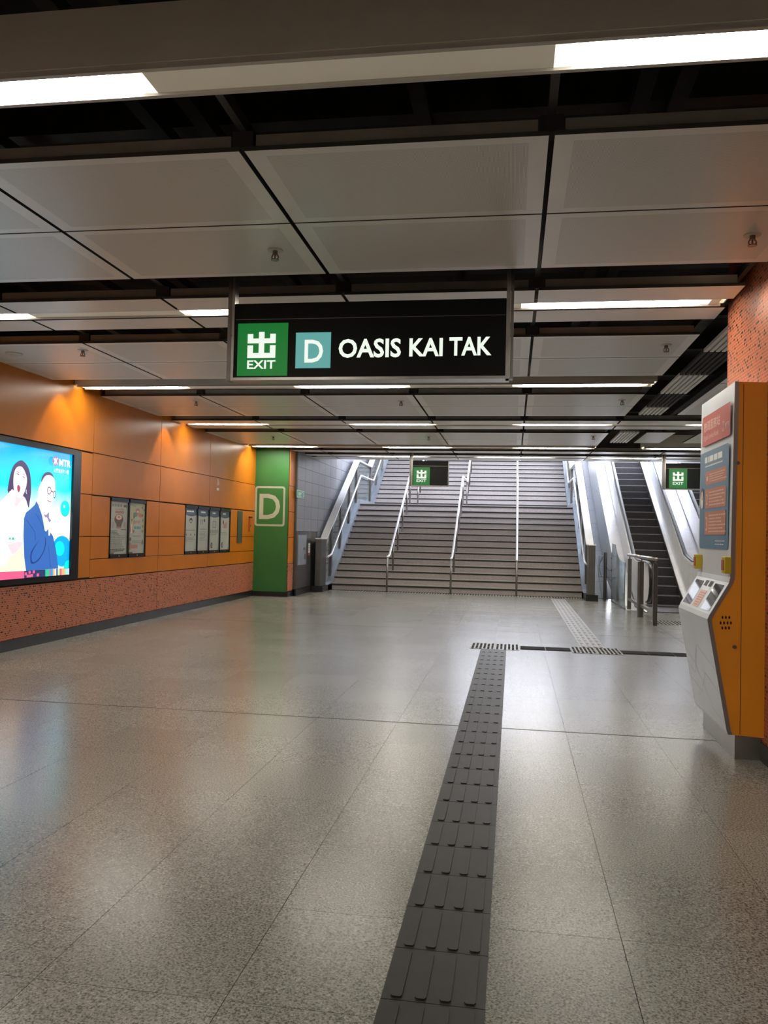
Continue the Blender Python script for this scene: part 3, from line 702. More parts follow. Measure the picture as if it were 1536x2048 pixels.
# tiled slope between stairs and escalator
led = struct(MB().prism([(20.0, -0.02), (29.8, -0.02+9.8*SL), (29.8, -0.5+9.8*SL), (20.6, -0.5), (20.0, -0.1)], 'x', 1.87, 2.25, 'grout').build('wall_tiled_slope'))
un = Vector((0, 1, SL)).normalized()
for i in range(16):
    for x0, x1 in ((1.872, 2.085), (2.091, 2.248)):
        a = 0.61*i+0.003; y0 = 20.0+a; y1 = 20.0+0.61*(i+1)-0.003
        MB().prism([(y0, (y0-20)*SL-0.02), (y1, (y1-20)*SL-0.02), (y1, (y1-20)*SL), (y0, (y0-20)*SL)], 'x', x0, x1, 'grey_stone').build('tile', led)

# ================================================================== ESCALATORS
ES = 0.5636
def zi(y): return 0.4235+(y-18.45)*ES
def escalator(dx, label, nsteps=23):
    t = thing('escalator', label, 'escalator', (2.5+dx, 16.0, 0), 'escalators right of the stairs')
    inv = Matrix.Translation(t.location).inverted()
    def put(mb, n_, **k):
        mb.v = [(x+dx, y, z) for x, y, z in mb.v]; o = mb.build(n_, t, **k); o.matrix_parent_inverse = inv; return o
    xa, xb = 2.57, 3.49
    for k in range(-2, nsteps):
        y, z = 18.45+0.33*k, max(0.02, 0.4235+0.186*k)
        mb = MB().box(xa, xb, y, y+0.40, z-0.186, z, 'escalator_step_metal').box(xa, xb, y-0.006, y+0.006, z-0.016, z+0.001, 'escalator_edge')
        put(mb, 'step')
    put(MB().box(2.53, 3.56, 16.6, 17.75, 0.0, 0.018, 'stainless_dark'), 'comb_plate')
    cmb = MB()
    for i in range(30): cmb.box(2.58+i*0.03, 2.592+i*0.03, 17.45, 17.78, 0.018, 0.024, 'stainless')
    put(cmb, 'comb')
    yt = 18.45+0.33*nsteps
    put(MB().box(2.3, 3.8, yt, 29.7, 4.32, 4.50, 'stainless_dark'), 'landing_plate')
    def outline(lo):    # deck line
        return [(16.35, 0.10+lo), (17.75, 0.12+lo), (18.2, zi(18.2)+lo+0.03), (yt, zi(yt)+lo), (yt+0.6, zi(yt)+lo+0.1)]
    for x0, x1, side in ((2.505, 2.535, 'l'), (3.565, 3.595, 'r')):
        hr = []
        cy_, cz_, r = 16.12, 0.60, 0.375
        for i in range(9):
            a = math.radians(-80 - i*(190/8)); hr.append((cy_+r*math.cos(a), cz_+r*math.sin(a)))
        hr += [(16.6, 0.985), (17.35, 0.99), (17.75, 1.05), (18.1, zi(18.1)+0.885), (yt, zi(yt)+0.90), (yt+0.5, zi(yt)+1.05), (yt+1.4, zi(yt)+1.08)]
        dk = outline(0.06)
        put(MB().prism(hr+[(yt+1.4, zi(yt)+0.1)]+dk[::-1], 'x', x0, x1, 'stainless_bright'), 'balustrade')
        xm = (x0+x1)/2
        put(MB().tube([(xm, y, z) for y, z in hr], 0.038, 'rubber', 10, ry=0.022), 'handrail', smooth=True)
        g0 = [(y, z-0.03) for y, z in hr[8:]]
        put(MB().prism(g0+[(y, z-0.05) for y, z in g0[::-1]], 'x', xm-0.05, xm+0.05, 'stainless_bright'), 'handrail_guide')
    for x0, x1, lo in ((2.25, 2.505, 0.0), (3.595, 3.78, 0.0)):
        d = outline(lo); d = [(16.9, 0.0)] + [(17.70, 0.02)] + [(y, z-0.02) for y, z in d[2:]]
        put(MB().prism(d+[(yt+0.6, 0.9*zi(yt)), (24, 1.2), (18.5, -0.02)], 'x', x0, x1, 'stainless_bright'), 'outer_deck')
    put(MB().prism([(16.45, 0.02)]+outline(0.08)[1:]+[(yt, zi(yt)-0.1), (18.3, 0.0)], 'x', 2.535, 2.568, 'stainless_bright'), 'inner_deck')
    put(MB().prism([(16.45, 0.02)]+outline(0.08)[1:]+[(yt, zi(yt)-0.1), (18.3, 0.0)], 'x', 3.492, 3.565, 'stainless_bright'), 'inner_deck')
    put(MB().prism([(16.45, 0.02)]+[(y, z-0.02) for y, z in outline(0.08)[1:]]+[(yt, zi(yt)-0.15), (18.3, 0.0)], 'x', 3.484, 3.4925, 'stainless_dark'), 'skirt')
    return t
escalator(0.0, 'escalator right next to the stairs with dark empty steps')
escalator(1.68, 'second escalator, further right, partly behind the kiosk')

# posts, gate and railing by the escalator
t = thing('barrier_railing', 'steel barrier railing with three square posts in front of the escalator', 'railing', (2.31, 14.07, 0))
inv = Matrix.Translation(t.location).inverted()
def put(o): o.matrix_parent_inverse = inv; return o
for y in (17.08, 15.52, 14.07): 
    put(MB().box(2.28, 2.35, y-0.035, y+0.035, 0, 1.01, 'stainless_dark').build('post', t, bevel=0.004))
    put(MB().tube([(2.315, y, 1.01), (2.315, y, 1.06)], 0.012, 'stainless_dark', 8).build('spigot', t))
put(MB().tube([(2.315, 17.3, 1.085), (2.315, 15.55, 1.085)], 0.030, 'stainless', 12).build('top_rail', t, smooth=True))
put(MB().tube([(2.315, 15.52, 1.085), (2.315, 13.98, 1.085)], 0.030, 'stainless', 12).build('top_rail', t, smooth=True))
put(MB().box(2.285, 2.345, 14.1, 15.49, 0.185, 0.235, 'stainless').build('lower_rail', t))
put(MB().box(2.285, 2.345, 15.55, 17.05, 0.185, 0.235, 'stainless').build('lower_rail', t))
put(MB().box(2.24, 2.27, 15.45, 15.52, 0, 1.0, 'stainless').build('post', t))
t = thing('guard_screen', 'blue-grey glass guard screen with a curved top beside the escalator foot', 'glass screen', (2.26, 17.1, 0))
inv = Matrix.Translation(t.location).inverted()
put(MB().prism([(17.12, 0.03), (17.12, 0.93), (17.6, 0.94), (18.0, 0.98), (18.26, 1.04), (18.55, 1.14), (18.8, 1.28), (19.3, 1.30), (19.3, 0.03)], 'x', 2.225, 2.237, 'guard_glass').build('pane', t))
put(MB().box(2.21, 2.25, 17.12, 19.3, 0, 0.03, 'stainless').build('shoe', t))
for x, y, lb in ((2.085, 19.33, 'left one of the two slim steel posts beside the right newel box'), (2.262, 19.38, 'right one of the two slim steel posts, beside the glass guard screen')):
    t = thing('steel_post', lb, 'post', (x, y, 0), 'slim steel posts by the stairs')
    MB().tube([(0, 0, 0), (0, 0, 0.80)], 0.034, 'stainless_dark', 16).build('lower_tube', t)
    MB().tube([(0, 0, 0.803), (0, 0, 1.09)], 0.036, 'stainless_dark', 16).build('upper_sleeve', t)
t = thing('wire_gate', 'thin wire gate frame with crossed bars between the slim steel posts', 'gate', (2.1, 19.4, 0))
inv = Matrix.Translation(t.location).inverted()
g = MB()
for a, b in (((1.97, 19.6, 1.0), (2.35, 19.6, 1.0)), ((1.97, 19.6, 0.52), (2.35, 19.6, 0.52)), ((1.97, 19.6, 1.0), (1.97, 19.6, 0.52)), ((2.05, 19.6, 1.0), (1.97, 19.6, 0.76)), ((1.97, 19.6, 0.76), (2.03, 19.6, 0.52)), ((2.35, 19.6, 1.0), (2.35, 19.6, 0.52))):
    g.tube([a, b], 0.006, 'stainless_dark', 6)
for a, b, c in (((2.12, 19.36, 0.75), (2.17, 19.5, 0.68), (2.23, 19.36, 0.69)), ((2.12, 19.36, 0.52), (2.17, 19.5, 0.50), (2.23, 19.36, 0.45))): g.tube([a, b, c], 0.006, 'stainless_dark', 6)
put(g.build('wire_frame', t))
g = MB()
for z in (0.96, 0.69, 0.45): g.box(2.215, 2.235, 19.34, 19.37, z-0.02, z+0.02, 'stainless_dark')
put(g.build('hinge', t))

# ================================================================== HANGING SIGNS
LOGO = [[(0, 10), (28, 10), (28, 33), (56, 33), (56, 0), (84, 0), (84, 33), (112, 33), (112, 10), (140, 10), (140, 57), (84, 57), (84, 105), (108, 105), (108, 82), (100, 82), (100, 67), (140, 67), (140, 130), (0, 130), (0, 67), (40, 67), (40, 82), (32, 82), (32, 105), (56, 105), (56, 57), (0, 57)]]
def logo(P, a0, b0, a1, b1, m):
    # prongs and bars as separate rectangles (x0,y0,x1,y1 in a 140 x 130 grid, y down)
    P.h += 0.0004
    for x0, y0, x1, y1 in ((0, 10, 28, 57), (56, 0, 84, 33), (112, 10, 140, 57), (28, 33, 112, 57), (56, 57, 84, 105), (0, 67, 28, 130), (112, 67, 140, 130), (28, 105, 112, 130), (28, 118, 112, 130)):
        P.rect(a0+(a1-a0)*x0/140, b1-(b1-b0)*y1/130, a0+(a1-a0)*x1/140, b1-(b1-b0)*y0/130, m)
def hang_sign(x0, x1, y, z0, z1, label, big):
    t = thing('hanging_sign', label, 'sign', ((x0+x1)/2, y, z0)); inv = Matrix.Translation(t.location).inverted()
    def put(o): o.matrix_parent_inverse = inv; return o
    pw = 0.05 if big else 0.07; s = 1 if big else 0.9
    put(MB().box(x0+pw, x1-(pw if big else 0.015), y-0.045, y+0.09, z0+0.02, z1, 'sign_black').build('body', t, bevel=0.004))
    put(MB().box(x0, x0+pw*0.55, y-0.05, y+0.03, z0, 4.20, 'stainless_dark').box(x0+pw*0.6, x0+pw, y-0.05, y+0.03, z0, 4.20, 'stainless').build('pole', t))
    if big: put(MB().box(x1-pw, x1-pw*0.45, y-0.05, y+0.03, z0, 4.20, 'stainless').box(x1-pw*0.4, x1, y-0.05, y+0.03, z0, 4.20, 'stainless_dark').build('pole', t))
    else: put(MB().box(x1-0.02, x1, y-0.05, y+0.03, z0, z1, 'stainless_dark').build('end_trim', t))
    put(MB().box(x0+pw, x1-pw*0.5, y-0.055, y+0.09, z0, z0+0.02, 'stainless').build('bottom_rail', t))
    return t, inv, Plane((x0, y-0.046, 0), (1, 0, 0), (0, 0, 1))
t, inv, pl = hang_sign(-2.056, -0.022, 5.70, 2.475, 3.03, 'large black hanging exit sign reading EXIT D OASIS KAI TAK', True)
def c7(x, y): return pl.at(440+x/2.4774, 540+y/2.4774)
P = Prints(pl)
def bbox(x0, y0, x1, y1):
    a = c7(x0, y1); b = c7(x1, y0); c = c7(x0, y0); d = c7(x1, y1); return (a[0]+c[0])/2, (a[1]+d[1])/2, (b[0]+d[0])/2, (b[1]+c[1])/2
def b4(x0, yt0, yb0, x1, yt1, yb1):
    """box from its left and right ends: (x, top y, bottom y) each"""
    a, b = c7(x0, yt0), c7(x0, yb0); c, d = c7(x1, yt1), c7(x1, yb1)
    return (a[0]+b[0])/2, (b[1]+d[1])/2, (c[0]+d[0])/2, (a[1]+c[1])/2
o = Prints(pl); o.rect(*b4(87, 266, 524, 336, 262, 526), 'lit_green', True); o = o.build('exit_panel', t, 'lit green panel with exit symbol'); o.matrix_parent_inverse = inv
P.h = 0.0025; logo(P, *b4(137, 307, 437, 276, 307, 435), 'lit_white'); P.text('EXIT', *b4(135, 449, 491, 275, 446, 489), 'lit_white', bold=0.02); o = P.build('exit_symbol', t, 'white exit symbol and the word EXIT'); o.matrix_parent_inverse = inv
P = Prints(pl); P.rect(*b4(375, 311, 487, 549, 308, 486), 'lit_teal', True); P.text('D', *b4(419, 346, 460, 511, 345, 458), 'lit_white', bold=0.015); o = P.build('letter_panel', t, 'pale teal square with letter D'); o.matrix_parent_inverse = inv
P = Prints(pl); P.text('OASIS', *b4(588, 342, 437, 897, 338, 432), 'lit_white', bold=0.026); P.text('KAI', *b4(938, 339, 430, 1104, 336, 426), 'lit_white', bold=0.026); P.text('TAK', *b4(1136, 334, 425, 1346, 329, 423), 'lit_white', bold=0.026)
o = P.build('lettering', t, 'white words OASIS KAI TAK'); o.matrix_parent_inverse = inv
P = Prints(pl); a = c7(78, 248); b = c7(1415, 221); P.line([(a[0], (a[1]+b[1])/2), (b[0], (a[1]+b[1])/2)], 0.004, 'stainless_dark'); o = P.build('panel_joint', t); o.matrix_parent_inverse = inv
def small_sign(x0, x1, lx0, lx1, ly0, ly1, label):
    t, inv, pl = hang_sign(x0, x1, 17.90, 2.455, 3.005, label, False)
    P = Prints(pl); a = pl.at(lx0, ly1); b = pl.at(lx1, ly0)
    w_ = b[0]-a[0]; P.rect(a[0]-0.35*w_, a[1]-0.07, b[0]+0.35*w_, b[1]+0.06, 'lit_green', True)
    P.h += 0.002; logo(P, a[0], a[1]+(b[1]-a[1])*0.30, b[0], b[1], 'lit_white'); P.text('EXIT', a[0], a[1], b[0], a[1]+(b[1]-a[1])*0.22, 'lit_white', bold=0.015)
    P.line([(0.08, 3.005-0.11), (x1-x0-0.02, 3.005-0.11)], 0.006, 'stainless_dark')
    o = P.build('exit_panel', t, 'lit green exit symbol with the word EXIT'); o.matrix_parent_inverse = inv
small_sign(-2.26, -1.40, 833, 853, 940, 964, 'small black exit sign hanging in front of the stairs')
small_sign(3.05, 3.95, 1345.3, 1367, 943.7, 969.5, 'small black exit sign at the right, partly hidden by the kiosk')

# ================================================================== ADVERTISING SCREEN
ysc = (SC[0]+SC[1])/2
t = thing('advertising_screen', 'large bright advertising screen with two people, framed in black on the orange wall', 'screen', (WL, ysc, 0.735))
inv = Matrix.Translation(t.location).inverted()
def put(o): o.matrix_parent_inverse = inv; return o
IY0, IY1, IZ0, IZ1 = 7.04, 9.70, 0.80, 2.31
f = MB().box(WL-0.03, WL+0.02, SC[0], SC[1], IZ1, SC[3], 'black_frame').box(WL-0.03, WL+0.02, SC[0], SC[1], SC[2], IZ0, 'black_frame').box(WL-0.03, WL+0.02, SC[0], IY0, IZ0, IZ1, 'black_frame').box(WL-0.03, WL+0.02, IY1, SC[1], IZ0, IZ1, 'black_frame')
put(f.build('frame', t))
put(MB().box(WL-0.03, WL-0.01, IY0, IY1, IZ0, IZ1, 'ad_background').build('display', t))
pl = Plane((WL-0.01, 0, 0), (0, 1, 0), (0, 0, 1)); P = Prints(pl)
AD = lambda x, y: pl.at(x/7.3125, 900+y/7.3125)
def clipz(pts): return [(min(max(a, IY0), IY1), min(max(b, IZ0), IZ1)) for a, b in pts]
def ap(pts, m): P.poly(clipz([AD(x, y) for x, y in pts]), m)
def smooth(pts, n=3):
    out = []; L = len(pts)
    for i in range(L):
        p0, p1, p2, p3 = pts[(i-1) % L], pts[i], pts[(i+1) % L], pts[(i+2) % L]
        for j in range(n):
            q = j/n; out.append(tuple(0.5*((2*p1[c])+(-p0[c]+p2[c])*q+(2*p0[c]-5*p1[c]+4*p2[c]-p3[c])*q*q+(-p0[c]+3*p1[c]-3*p2[c]+p3[c])*q**3) for c in (0, 1)))
    return out
def as_(pts, m): ap(smooth(pts), m)
def circ(x, y, rx, ry, m): ap([(x+rx*math.cos(i*math.pi/14), y+ry*math.sin(i*math.pi/14)) for i in range(28)], m)
def al(pts, w_, m): P.line(clipz([AD(x, y) for x, y in pts]), w_, m)
circ(905, 1480, 150, 225, 'ad_blue'); circ(870, 1440, 70, 110, 'ad_cyan'); circ(1000, 1740, 70, 130, 'ad_cyan')
circ(948, 856, 68, 118, 'ad_green'); circ(948, 850, 62, 108, 'ad_cyan'); circ(936, 825, 12, 20, 'ad_white')
# woman
as_([(300, 150), (375, 200), (425, 300), (448, 450), (450, 620), (430, 760), (415, 850), (385, 760), (345, 690), (240, 640), (115, 625), (118, 500), (150, 350), (200, 220)], 'ad_hair')
as_([(150, 620), (200, 700), (210, 800), (250, 720), (340, 680), (395, 800), (385, 960), (335, 1080), (312, 1260), (300, 1400), (180, 1510), (120, 1450), (110, 1300), (60, 1320), (-60, 1400), (-160, 1300), (-120, 900), (40, 720)], 'ad_white')
as_([(200, 640), (330, 640), (300, 740), (220, 830)], 'ad_shadow')
as_([(245, 250), (310, 245), (355, 310), (388, 420), (375, 540), (335, 650), (280, 700), (225, 660), (195, 560), (190, 430), (205, 320)], 'ad_skin')
as_([(245, 525), (272, 512), (292, 560), (270, 620), (248, 590)], 'ad_mouth')
al([(240, 345), (275, 360)], 0.010, 'ad_hair'); al([(325, 385), (355, 410)], 0.010, 'ad_hair'); al([(235, 315), (280, 330)], 0.006, 'ad_hair'); al([(325, 345), (365, 380)], 0.006, 'ad_hair'); al([(290, 400), (275, 465), (295, 475)], 0.005, 'ad_shadow')
for i, (x, y) in enumerate(((112, 640), (140, 600), (165, 575), (190, 585))): as_([(x-16, y+30), (x, y), (x+18, y+20), (x+28, y+150), (x+5, y+200), (x-20, y+150)], 'ad_skin'); al([(x+18, y+30), (x+28, y+150)], 0.004, 'ad_shadow')
al([(375, 580), (370, 620), (382, 640)], 0.008, 'ad_white'); al([(90, 1000), (50, 1200), (10, 1420)], 0.008, 'ad_shadow'); al([(240, 960), (230, 1100)], 0.005, 'ad_shadow')
as_([(-160, 1420), (60, 1540), (200, 1515), (330, 1400), (350, 1600), (372, 1770), (-160, 1800)], 'ad_cream')
as_([(40, 1400), (120, 1520), (80, 1640), (20, 1700), (-30, 1560)], 'ad_skin'); as_([(110, 1380), (300, 1340), (290, 1420), (180, 1520), (125, 1450)], 'ad_shadow'); ap([(110, 1310), (130, 1265), (150, 1310), (180, 1265), (205, 1315)], 'ad_green')
# man
as_([(590, 470), (600, 400), (640, 340), (700, 322), (750, 350), (778, 420), (735, 400), (640, 420)], 'ad_hair')
ap([(515, 745), (560, 650), (700, 800), (720, 1000), (765, 1100), (760, 1260), (700, 1200), (650, 1190), (610, 1080), (580, 950)], 'ad_white')
as_([(600, 460), (640, 390), (690, 365), (750, 385), (785, 440), (796, 530), (790, 640), (760, 740), (700, 850), (650, 865), (600, 800), (545, 690), (555, 560)], 'ad_skin')
for cx_, cy_, rx in ((705, 595, 34), (782, 650, 22)):
    a = AD(cx_-rx, cy_+55); b = AD(cx_+rx, cy_-55); P.ring((a[0]+b[0])/2, (a[1]+b[1])/2, abs(b[0]-a[0])/2, abs(b[1]-a[1])/2, 0.012, 'ad_hair')
al([(735, 600), (765, 615)], 0.012, 'ad_hair'); al([(690, 580), (725, 595)], 0.006, 'ad_hair'); al([(680, 740), (735, 760)], 0.010, 'ad_mouth'); al([(715, 690), (722, 705)], 0.008, 'ad_shadow')
as_([(650, 880), (690, 880), (680, 950), (640, 960)], 'ad_skin')
ap([(625, 935), (660, 950), (700, 905), (700, 990), (735, 1030), (705, 1060), (670, 985), (640, 985)], 'ad_tie')
ap([(515, 742), (545, 800), (600, 960), (640, 1182), (658, 1190), (690, 1152), (760, 1262), (800, 1450), (828, 1650), (835, 1732), (362, 1768), (335, 1560), (325, 1250), (332, 1000), (362, 915), (430, 860), (492, 800)], 'ad_suit')
as_([(600, 1270), (650, 1300), (640, 1450), (560, 1600), (480, 1660), (430, 1640), (440, 1480)], 'ad_suit_dark'); as_([(595, 1262), (640, 1290), (625, 1450), (550, 1585), (475, 1640), (445, 1600), (460, 1480)], 'ad_suit')
al([(370, 1020), (440, 1120), (490, 1200), (500, 1320)], 0.007, 'ad_suit_dark'); al([(510, 930), (600, 1100), (640, 1190)], 0.006, 'ad_suit_dark'); al([(690, 1400), (720, 1720)], 0.006, 'ad_suit_dark')
for k, (x, y) in enumerate(((705, 1120), (735, 1075), (765, 1050), (790, 1110))): as_([(x-14, y+20), (x, y-15), (x+14, y+10), (x+10, y+110), (x-12, y+130)], 'ad_skin'); al([(x+12, y+20), (x+10, y+100)], 0.004, 'ad_shadow')
# lower band
ap([(-400, 1800), (330, 1768), (1020, 1722), (1020, 1842), (330, 1888), (-400, 1940)], 'ad_navy'); ap([(-400, 1800), (330, 1768), (330, 1888), (-400, 1940)], 'ad_pink')
for x, y in ((340, 1790), (395, 1768), (455, 1762), (365, 1822), (395, 1820), (425, 1814), (512, 1806)): ap([(x, y), (x+32, y-2), (x+32, y+40), (x, y+42)], 'ad_pink')
xs = 637
for wd, m in ((62, 'ad_green'), (18, 'ad_pink'), (30, 'ad_blue'), (26, 'ad_orange'), (22, 'ad_cream'), (22, 'ad_suit'), (30, 'ad_lime'), (24, 'ad_pink'), (46, 'ad_orange'), (18, 'ad_lime'), (28, 'ad_lightblue'), (16, 'ad_white')):
    y0_ = 1745-(xs-637)*0.045; ap([(xs, y0_), (xs+wd-2, y0_-2), (xs+wd-2, y0_+108), (xs, y0_+112)], m); xs += wd
# logo and slogan
circ(783, 162, 43, 66, 'ad_logo')
for s_ in (-1, 1): al([(783+s_*26, 118), (783+s_*16, 145), (783, 160), (783+s_*18, 180), (783+s_*24, 208)], 0.016, 'ad_white')
al([(783, 115), (783, 212)], 0.016, 'ad_white')
a, b = AD(834, 226), AD(1005, 145); P.text('MTR', a[0], a[1]-0.005, b[0], b[1]-0.012, 'ad_white', bold=0.03)
a, b = AD(757, 330), AD(975, 288); P.text('心繫生活每一程', a[0], a[1]+0.004, b[0], b[1]-0.008, 'ad_white', bold=0.01)
put(P.build('advert_picture', t, 'picture of a woman in white and a man in a blue suit on cyan'))

# ================================================================== POSTER CASES
def case(y0, y1, z0, z1, n, label, sheets):
    t = thing('poster_case', label, 'poster case', (WL, (y0+y1)/2, z0), 'poster cases on the orange wall'); inv = Matrix.Translation(t.location).inverted()
    def put(o): o.matrix_parent_inverse = inv; return o
    wd = (y1-y0)/n; b = 0.035
    f = MB().box(WL-0.03, WL+0.008, y0, y1, z1-0.05, z1, 'black_frame').box(WL-0.03, WL+0.008, y0, y1, z0, z0+0.055, 'black_frame')
    for i in range(n+1):
        yc = y0+wd*i; f.box(WL-0.03, WL+0.008, max(y0, yc-b*0.6), min(y1, yc+b*0.6), z0, z1, 'black_frame')
    put(f.build('frame', t))
    for i in range(n):
        pl = Plane((WL-0.012, y0+wd*i+b*0.6, z0+0.055), (0, 1, 0), (0, 0, 1)); w_, h_ = wd-b*1.2, z1-z0-0.105
        P = Prints(pl); sheets(P, w_, h_, i); put(P.build('poster', t))
        l = MB().tube([(WL+0.008, y0+wd*(i+0.5), z0+0.027), (WL+0.013, y0+wd*(i+0.5), z0+0.027)], 0.012, 'stainless', 10).build('lock', t); put(l)
def sheetsA(P, w, h, i):
    U = lambda x: x*w; V = lambda y: y*h
    if i == 0:
        P.rect(0, 0, w, h, 'poster_paper', True); P.scribble(U(.10), V(.89), U(.66), V(.955), 1, 'print_grey', 0.8, 3); P.rect(U(.76), V(.90), U(.94), V(.945), 'print_brown')
        P.scribble(U(.25), V(.84), U(.82), V(.87), 1, 'print_salmon', 0.6, 4); P.rect(U(.28), V(.775), U(.78), V(.825), 'print_salmon')
        P.ell(U(.50), V(.66), U(.25), V(.10), 'print_brown'); P.ell(U(.50), V(.70), U(.17), V(.05), 'print_pink'); P.ell(U(.50), V(.705), U(.07), V(.02), 'print_salmon')
        P.poly([(U(.30), V(.64)), (U(.72), V(.64)), (U(.62), V(.50)), (U(.40), V(.50))], 'print_brown'); P.ell(U(.51), V(.505), U(.16), V(.018), 'print_salmon')
        for s in (-1, 1):
            for q in range(4): P.line([(U(.5+s*.27), V(.60-.02*q)), (U(.5+s*.40), V(.60-.035*q))], 0.008, 'print_salmon')
        P.scribble(U(.06), V(.37), U(.52), V(.46), 3, 'print_grey', 0.5, 5); P.rect(U(.62), V(.46), U(.92), V(.475), 'print_brown')
        P.line([(U(.05), V(.35)), (U(.93), V(.35))], 0.004, 'print_grey'); P.scribble(U(.04), V(.12), U(.93), V(.34), 6, 'print_grey', 0.45, 8)
        P.scribble(U(.04), V(.045), U(.93), V(.11), 2, 'print_black', 0.5, 9); P.rect(0, 0, U(.26), V(.035), 'print_brown')
    else:
        P.rect(0, 0, w, h, 'print_cream', True); P.rect(0, 0, w, V(.42), 'poster_paper', True)
        P.line([(U(.12), V(.955)), (U(.40), V(.935))], 0.008, 'print_teal'); P.ell(U(.53), V(.845), U(.13), V(.055), 'print_salmon'); P.poly([(U(.40), V(.83)), (U(.66), V(.83)), (U(.53), V(.76))], 'print_salmon')
        P.ell(U(.38), V(.77), U(.12), V(.045), 'print_teal'); P.ell(U(.70), V(.76), U(.12), V(.045), 'print_orange'); P.ell(U(.53), V(.83), U(.06), V(.02), 'print_pink')
        P.ell(U(.52), V(.66), U(.27), V(.07), 'poster_paper'); P.text('Kindness', U(.32), V(.595), U(.70), V(.64), 'print_salmon', bold=0.03) if False else P.scribble(U(.30), V(.58), U(.72), V(.65), 2, 'print_salmon', 0.8, 12)
        P.ell(U(.52), V(.50), U(.28), V(.10), 'poster_paper'); P.scribble(U(.33), V(.47), U(.74), V(.53), 1, 'print_teal', 0.9, 14)
        for x, y in ((.18, .66), (.84, .76), (.86, .66), (.16, .50), (.86, .54), (.84, .44), (.80, .92), (.92, .87), (.30, .44), (.30, .72)): P.ell(U(x), V(y), 0.014, 0.022, 'print_brown', 8)
        P.rect(U(.10), V(.40), U(.20), V(.58), 'print_pink'); P.scribble(U(.26), V(.33), U(.80), V(.36), 1, 'print_grey', 0.5, 16); P.scribble(U(.20), V(.20), U(.75), V(.26), 2, 'print_grey', 0.4, 17)
        P.rect(U(.14), V(.10), U(.56), V(.17), 'print_salmon'); P.ell(U(.10), V(.28), 0.022, 0.03, 'print_brown', 10); P.ell(U(.10), V(.15), 0.03, 0.06, 'print_salmon', 10); P.ell(U(.86), V(.22), 0.015, 0.04, 'print_brown', 10)
        P.rect(0, 0, U(.25), V(.03), 'print_brown')
def sheetsB(P, w, h, i):
    U = lambda x: x*w; V = lambda y: y*h
    P.rect(0, 0, w, h, 'poster_paper', True)
    P.poly([(0, h), (0, V(.85))]+[(U(x/10), V(.85-.035*math.sin(math.pi*x/10))) for x in range(1, 10)]+[(w, V(.85)), (w, h)], 'print_navy')
    P.scribble(U(.15 if i == 0 else .3), V(.90), U(.92 if i == 0 else .72), V(.945), 1, 'print_white', 0.8, 20+i); P.scribble(U(.15), V(.87), U(.85), V(.89), 1, 'print_teal', 0.5, 30+i)
    if i == 0:
        P.ell(U(.5), V(.72), U(.13), V(.055), 'print_black', 16); P.ell(U(.5), V(.70), U(.08), V(.03), 'poster_paper', 12); P.rect(U(.42), V(.655), U(.58), V(.668), 'print_black')
        P.scribble(U(.05), V(.47), U(.92), V(.50), 1, 'print_grey', 0.7, 41)
        for k in range(3): P.ell(U(.15+.35*k), V(.385), 0.018, 0.018, 'print_black', 8)
        P.scribble(U(.04), V(.22), U(.95), V(.34), 4, 'print_grey', 0.4, 42)
    elif i == 1:
        for k in range(2): P.rect(U(.28+.16*k), V(.63), U(.31+.16*k), V(.72), 'print_black'); P.ell(U(.295+.16*k), V(.735), 0.014, 0.014, 'print_black', 8)
        P.ell(U(.62), V(.73), 0.035, 0.03, 'print_black', 10); P.scribble(U(.2), V(.50), U(.85), V(.53), 1, 'print_grey', 0.7, 43); P.scribble(U(.2), V(.24), U(.85), V(.47), 7, 'print_grey', 0.35, 44)
    elif i == 2:
        P.rect(U(.34), V(.56), U(.68), V(.73), 'print_grey'); P.rect(U(.40), V(.58), U(.62), V(.71), 'poster_paper', True)
        for k in range(4): P.ell(U(.18+.2*k), V(.47), 0.025, 0.032, 'print_black', 10); P.ell(U(.18+.2*k), V(.47), 0.012, 0.018, 'poster_paper', 8)
        P.scribble(U(.1), V(.37), U(.85), V(.42), 2, 'print_grey', 0.5, 45)
    else:
        P.ell(U(.36), V(.71), 0.03, 0.04, 'print_black', 10); P.rect(U(.36), V(.56), U(.72), V(.68), 'print_salmon'); P.ell(U(.62), V(.68), 0.04, 0.04, 'print_salmon', 10)
        P.scribble(U(.06), V(.42), U(.95), V(.45), 1, 'print_grey', 0.6, 46); P.scribble(U(.06), V(.38), U(.95), V(.40), 1, 'print_grey', 0.6, 47)
    if i > 1: P.ell(U(.28), V(.12), 0.05, 0.055, 'print_black', 14); P.ell(U(.30), V(.12), 0.025, 0.03, 'poster_paper', 10); P.line([(U(.24), V(.125)), (U(.38), V(.125))], 0.01, 'print_black')
    P.rect(U(.84), V(.02), U(.95), V(.04), 'print_grey')
case(*PA, 2, 'black framed case with two posters beside the big screen', sheetsA)
case(*PB, 4, 'black framed case with four blue-topped notices', sheetsB)
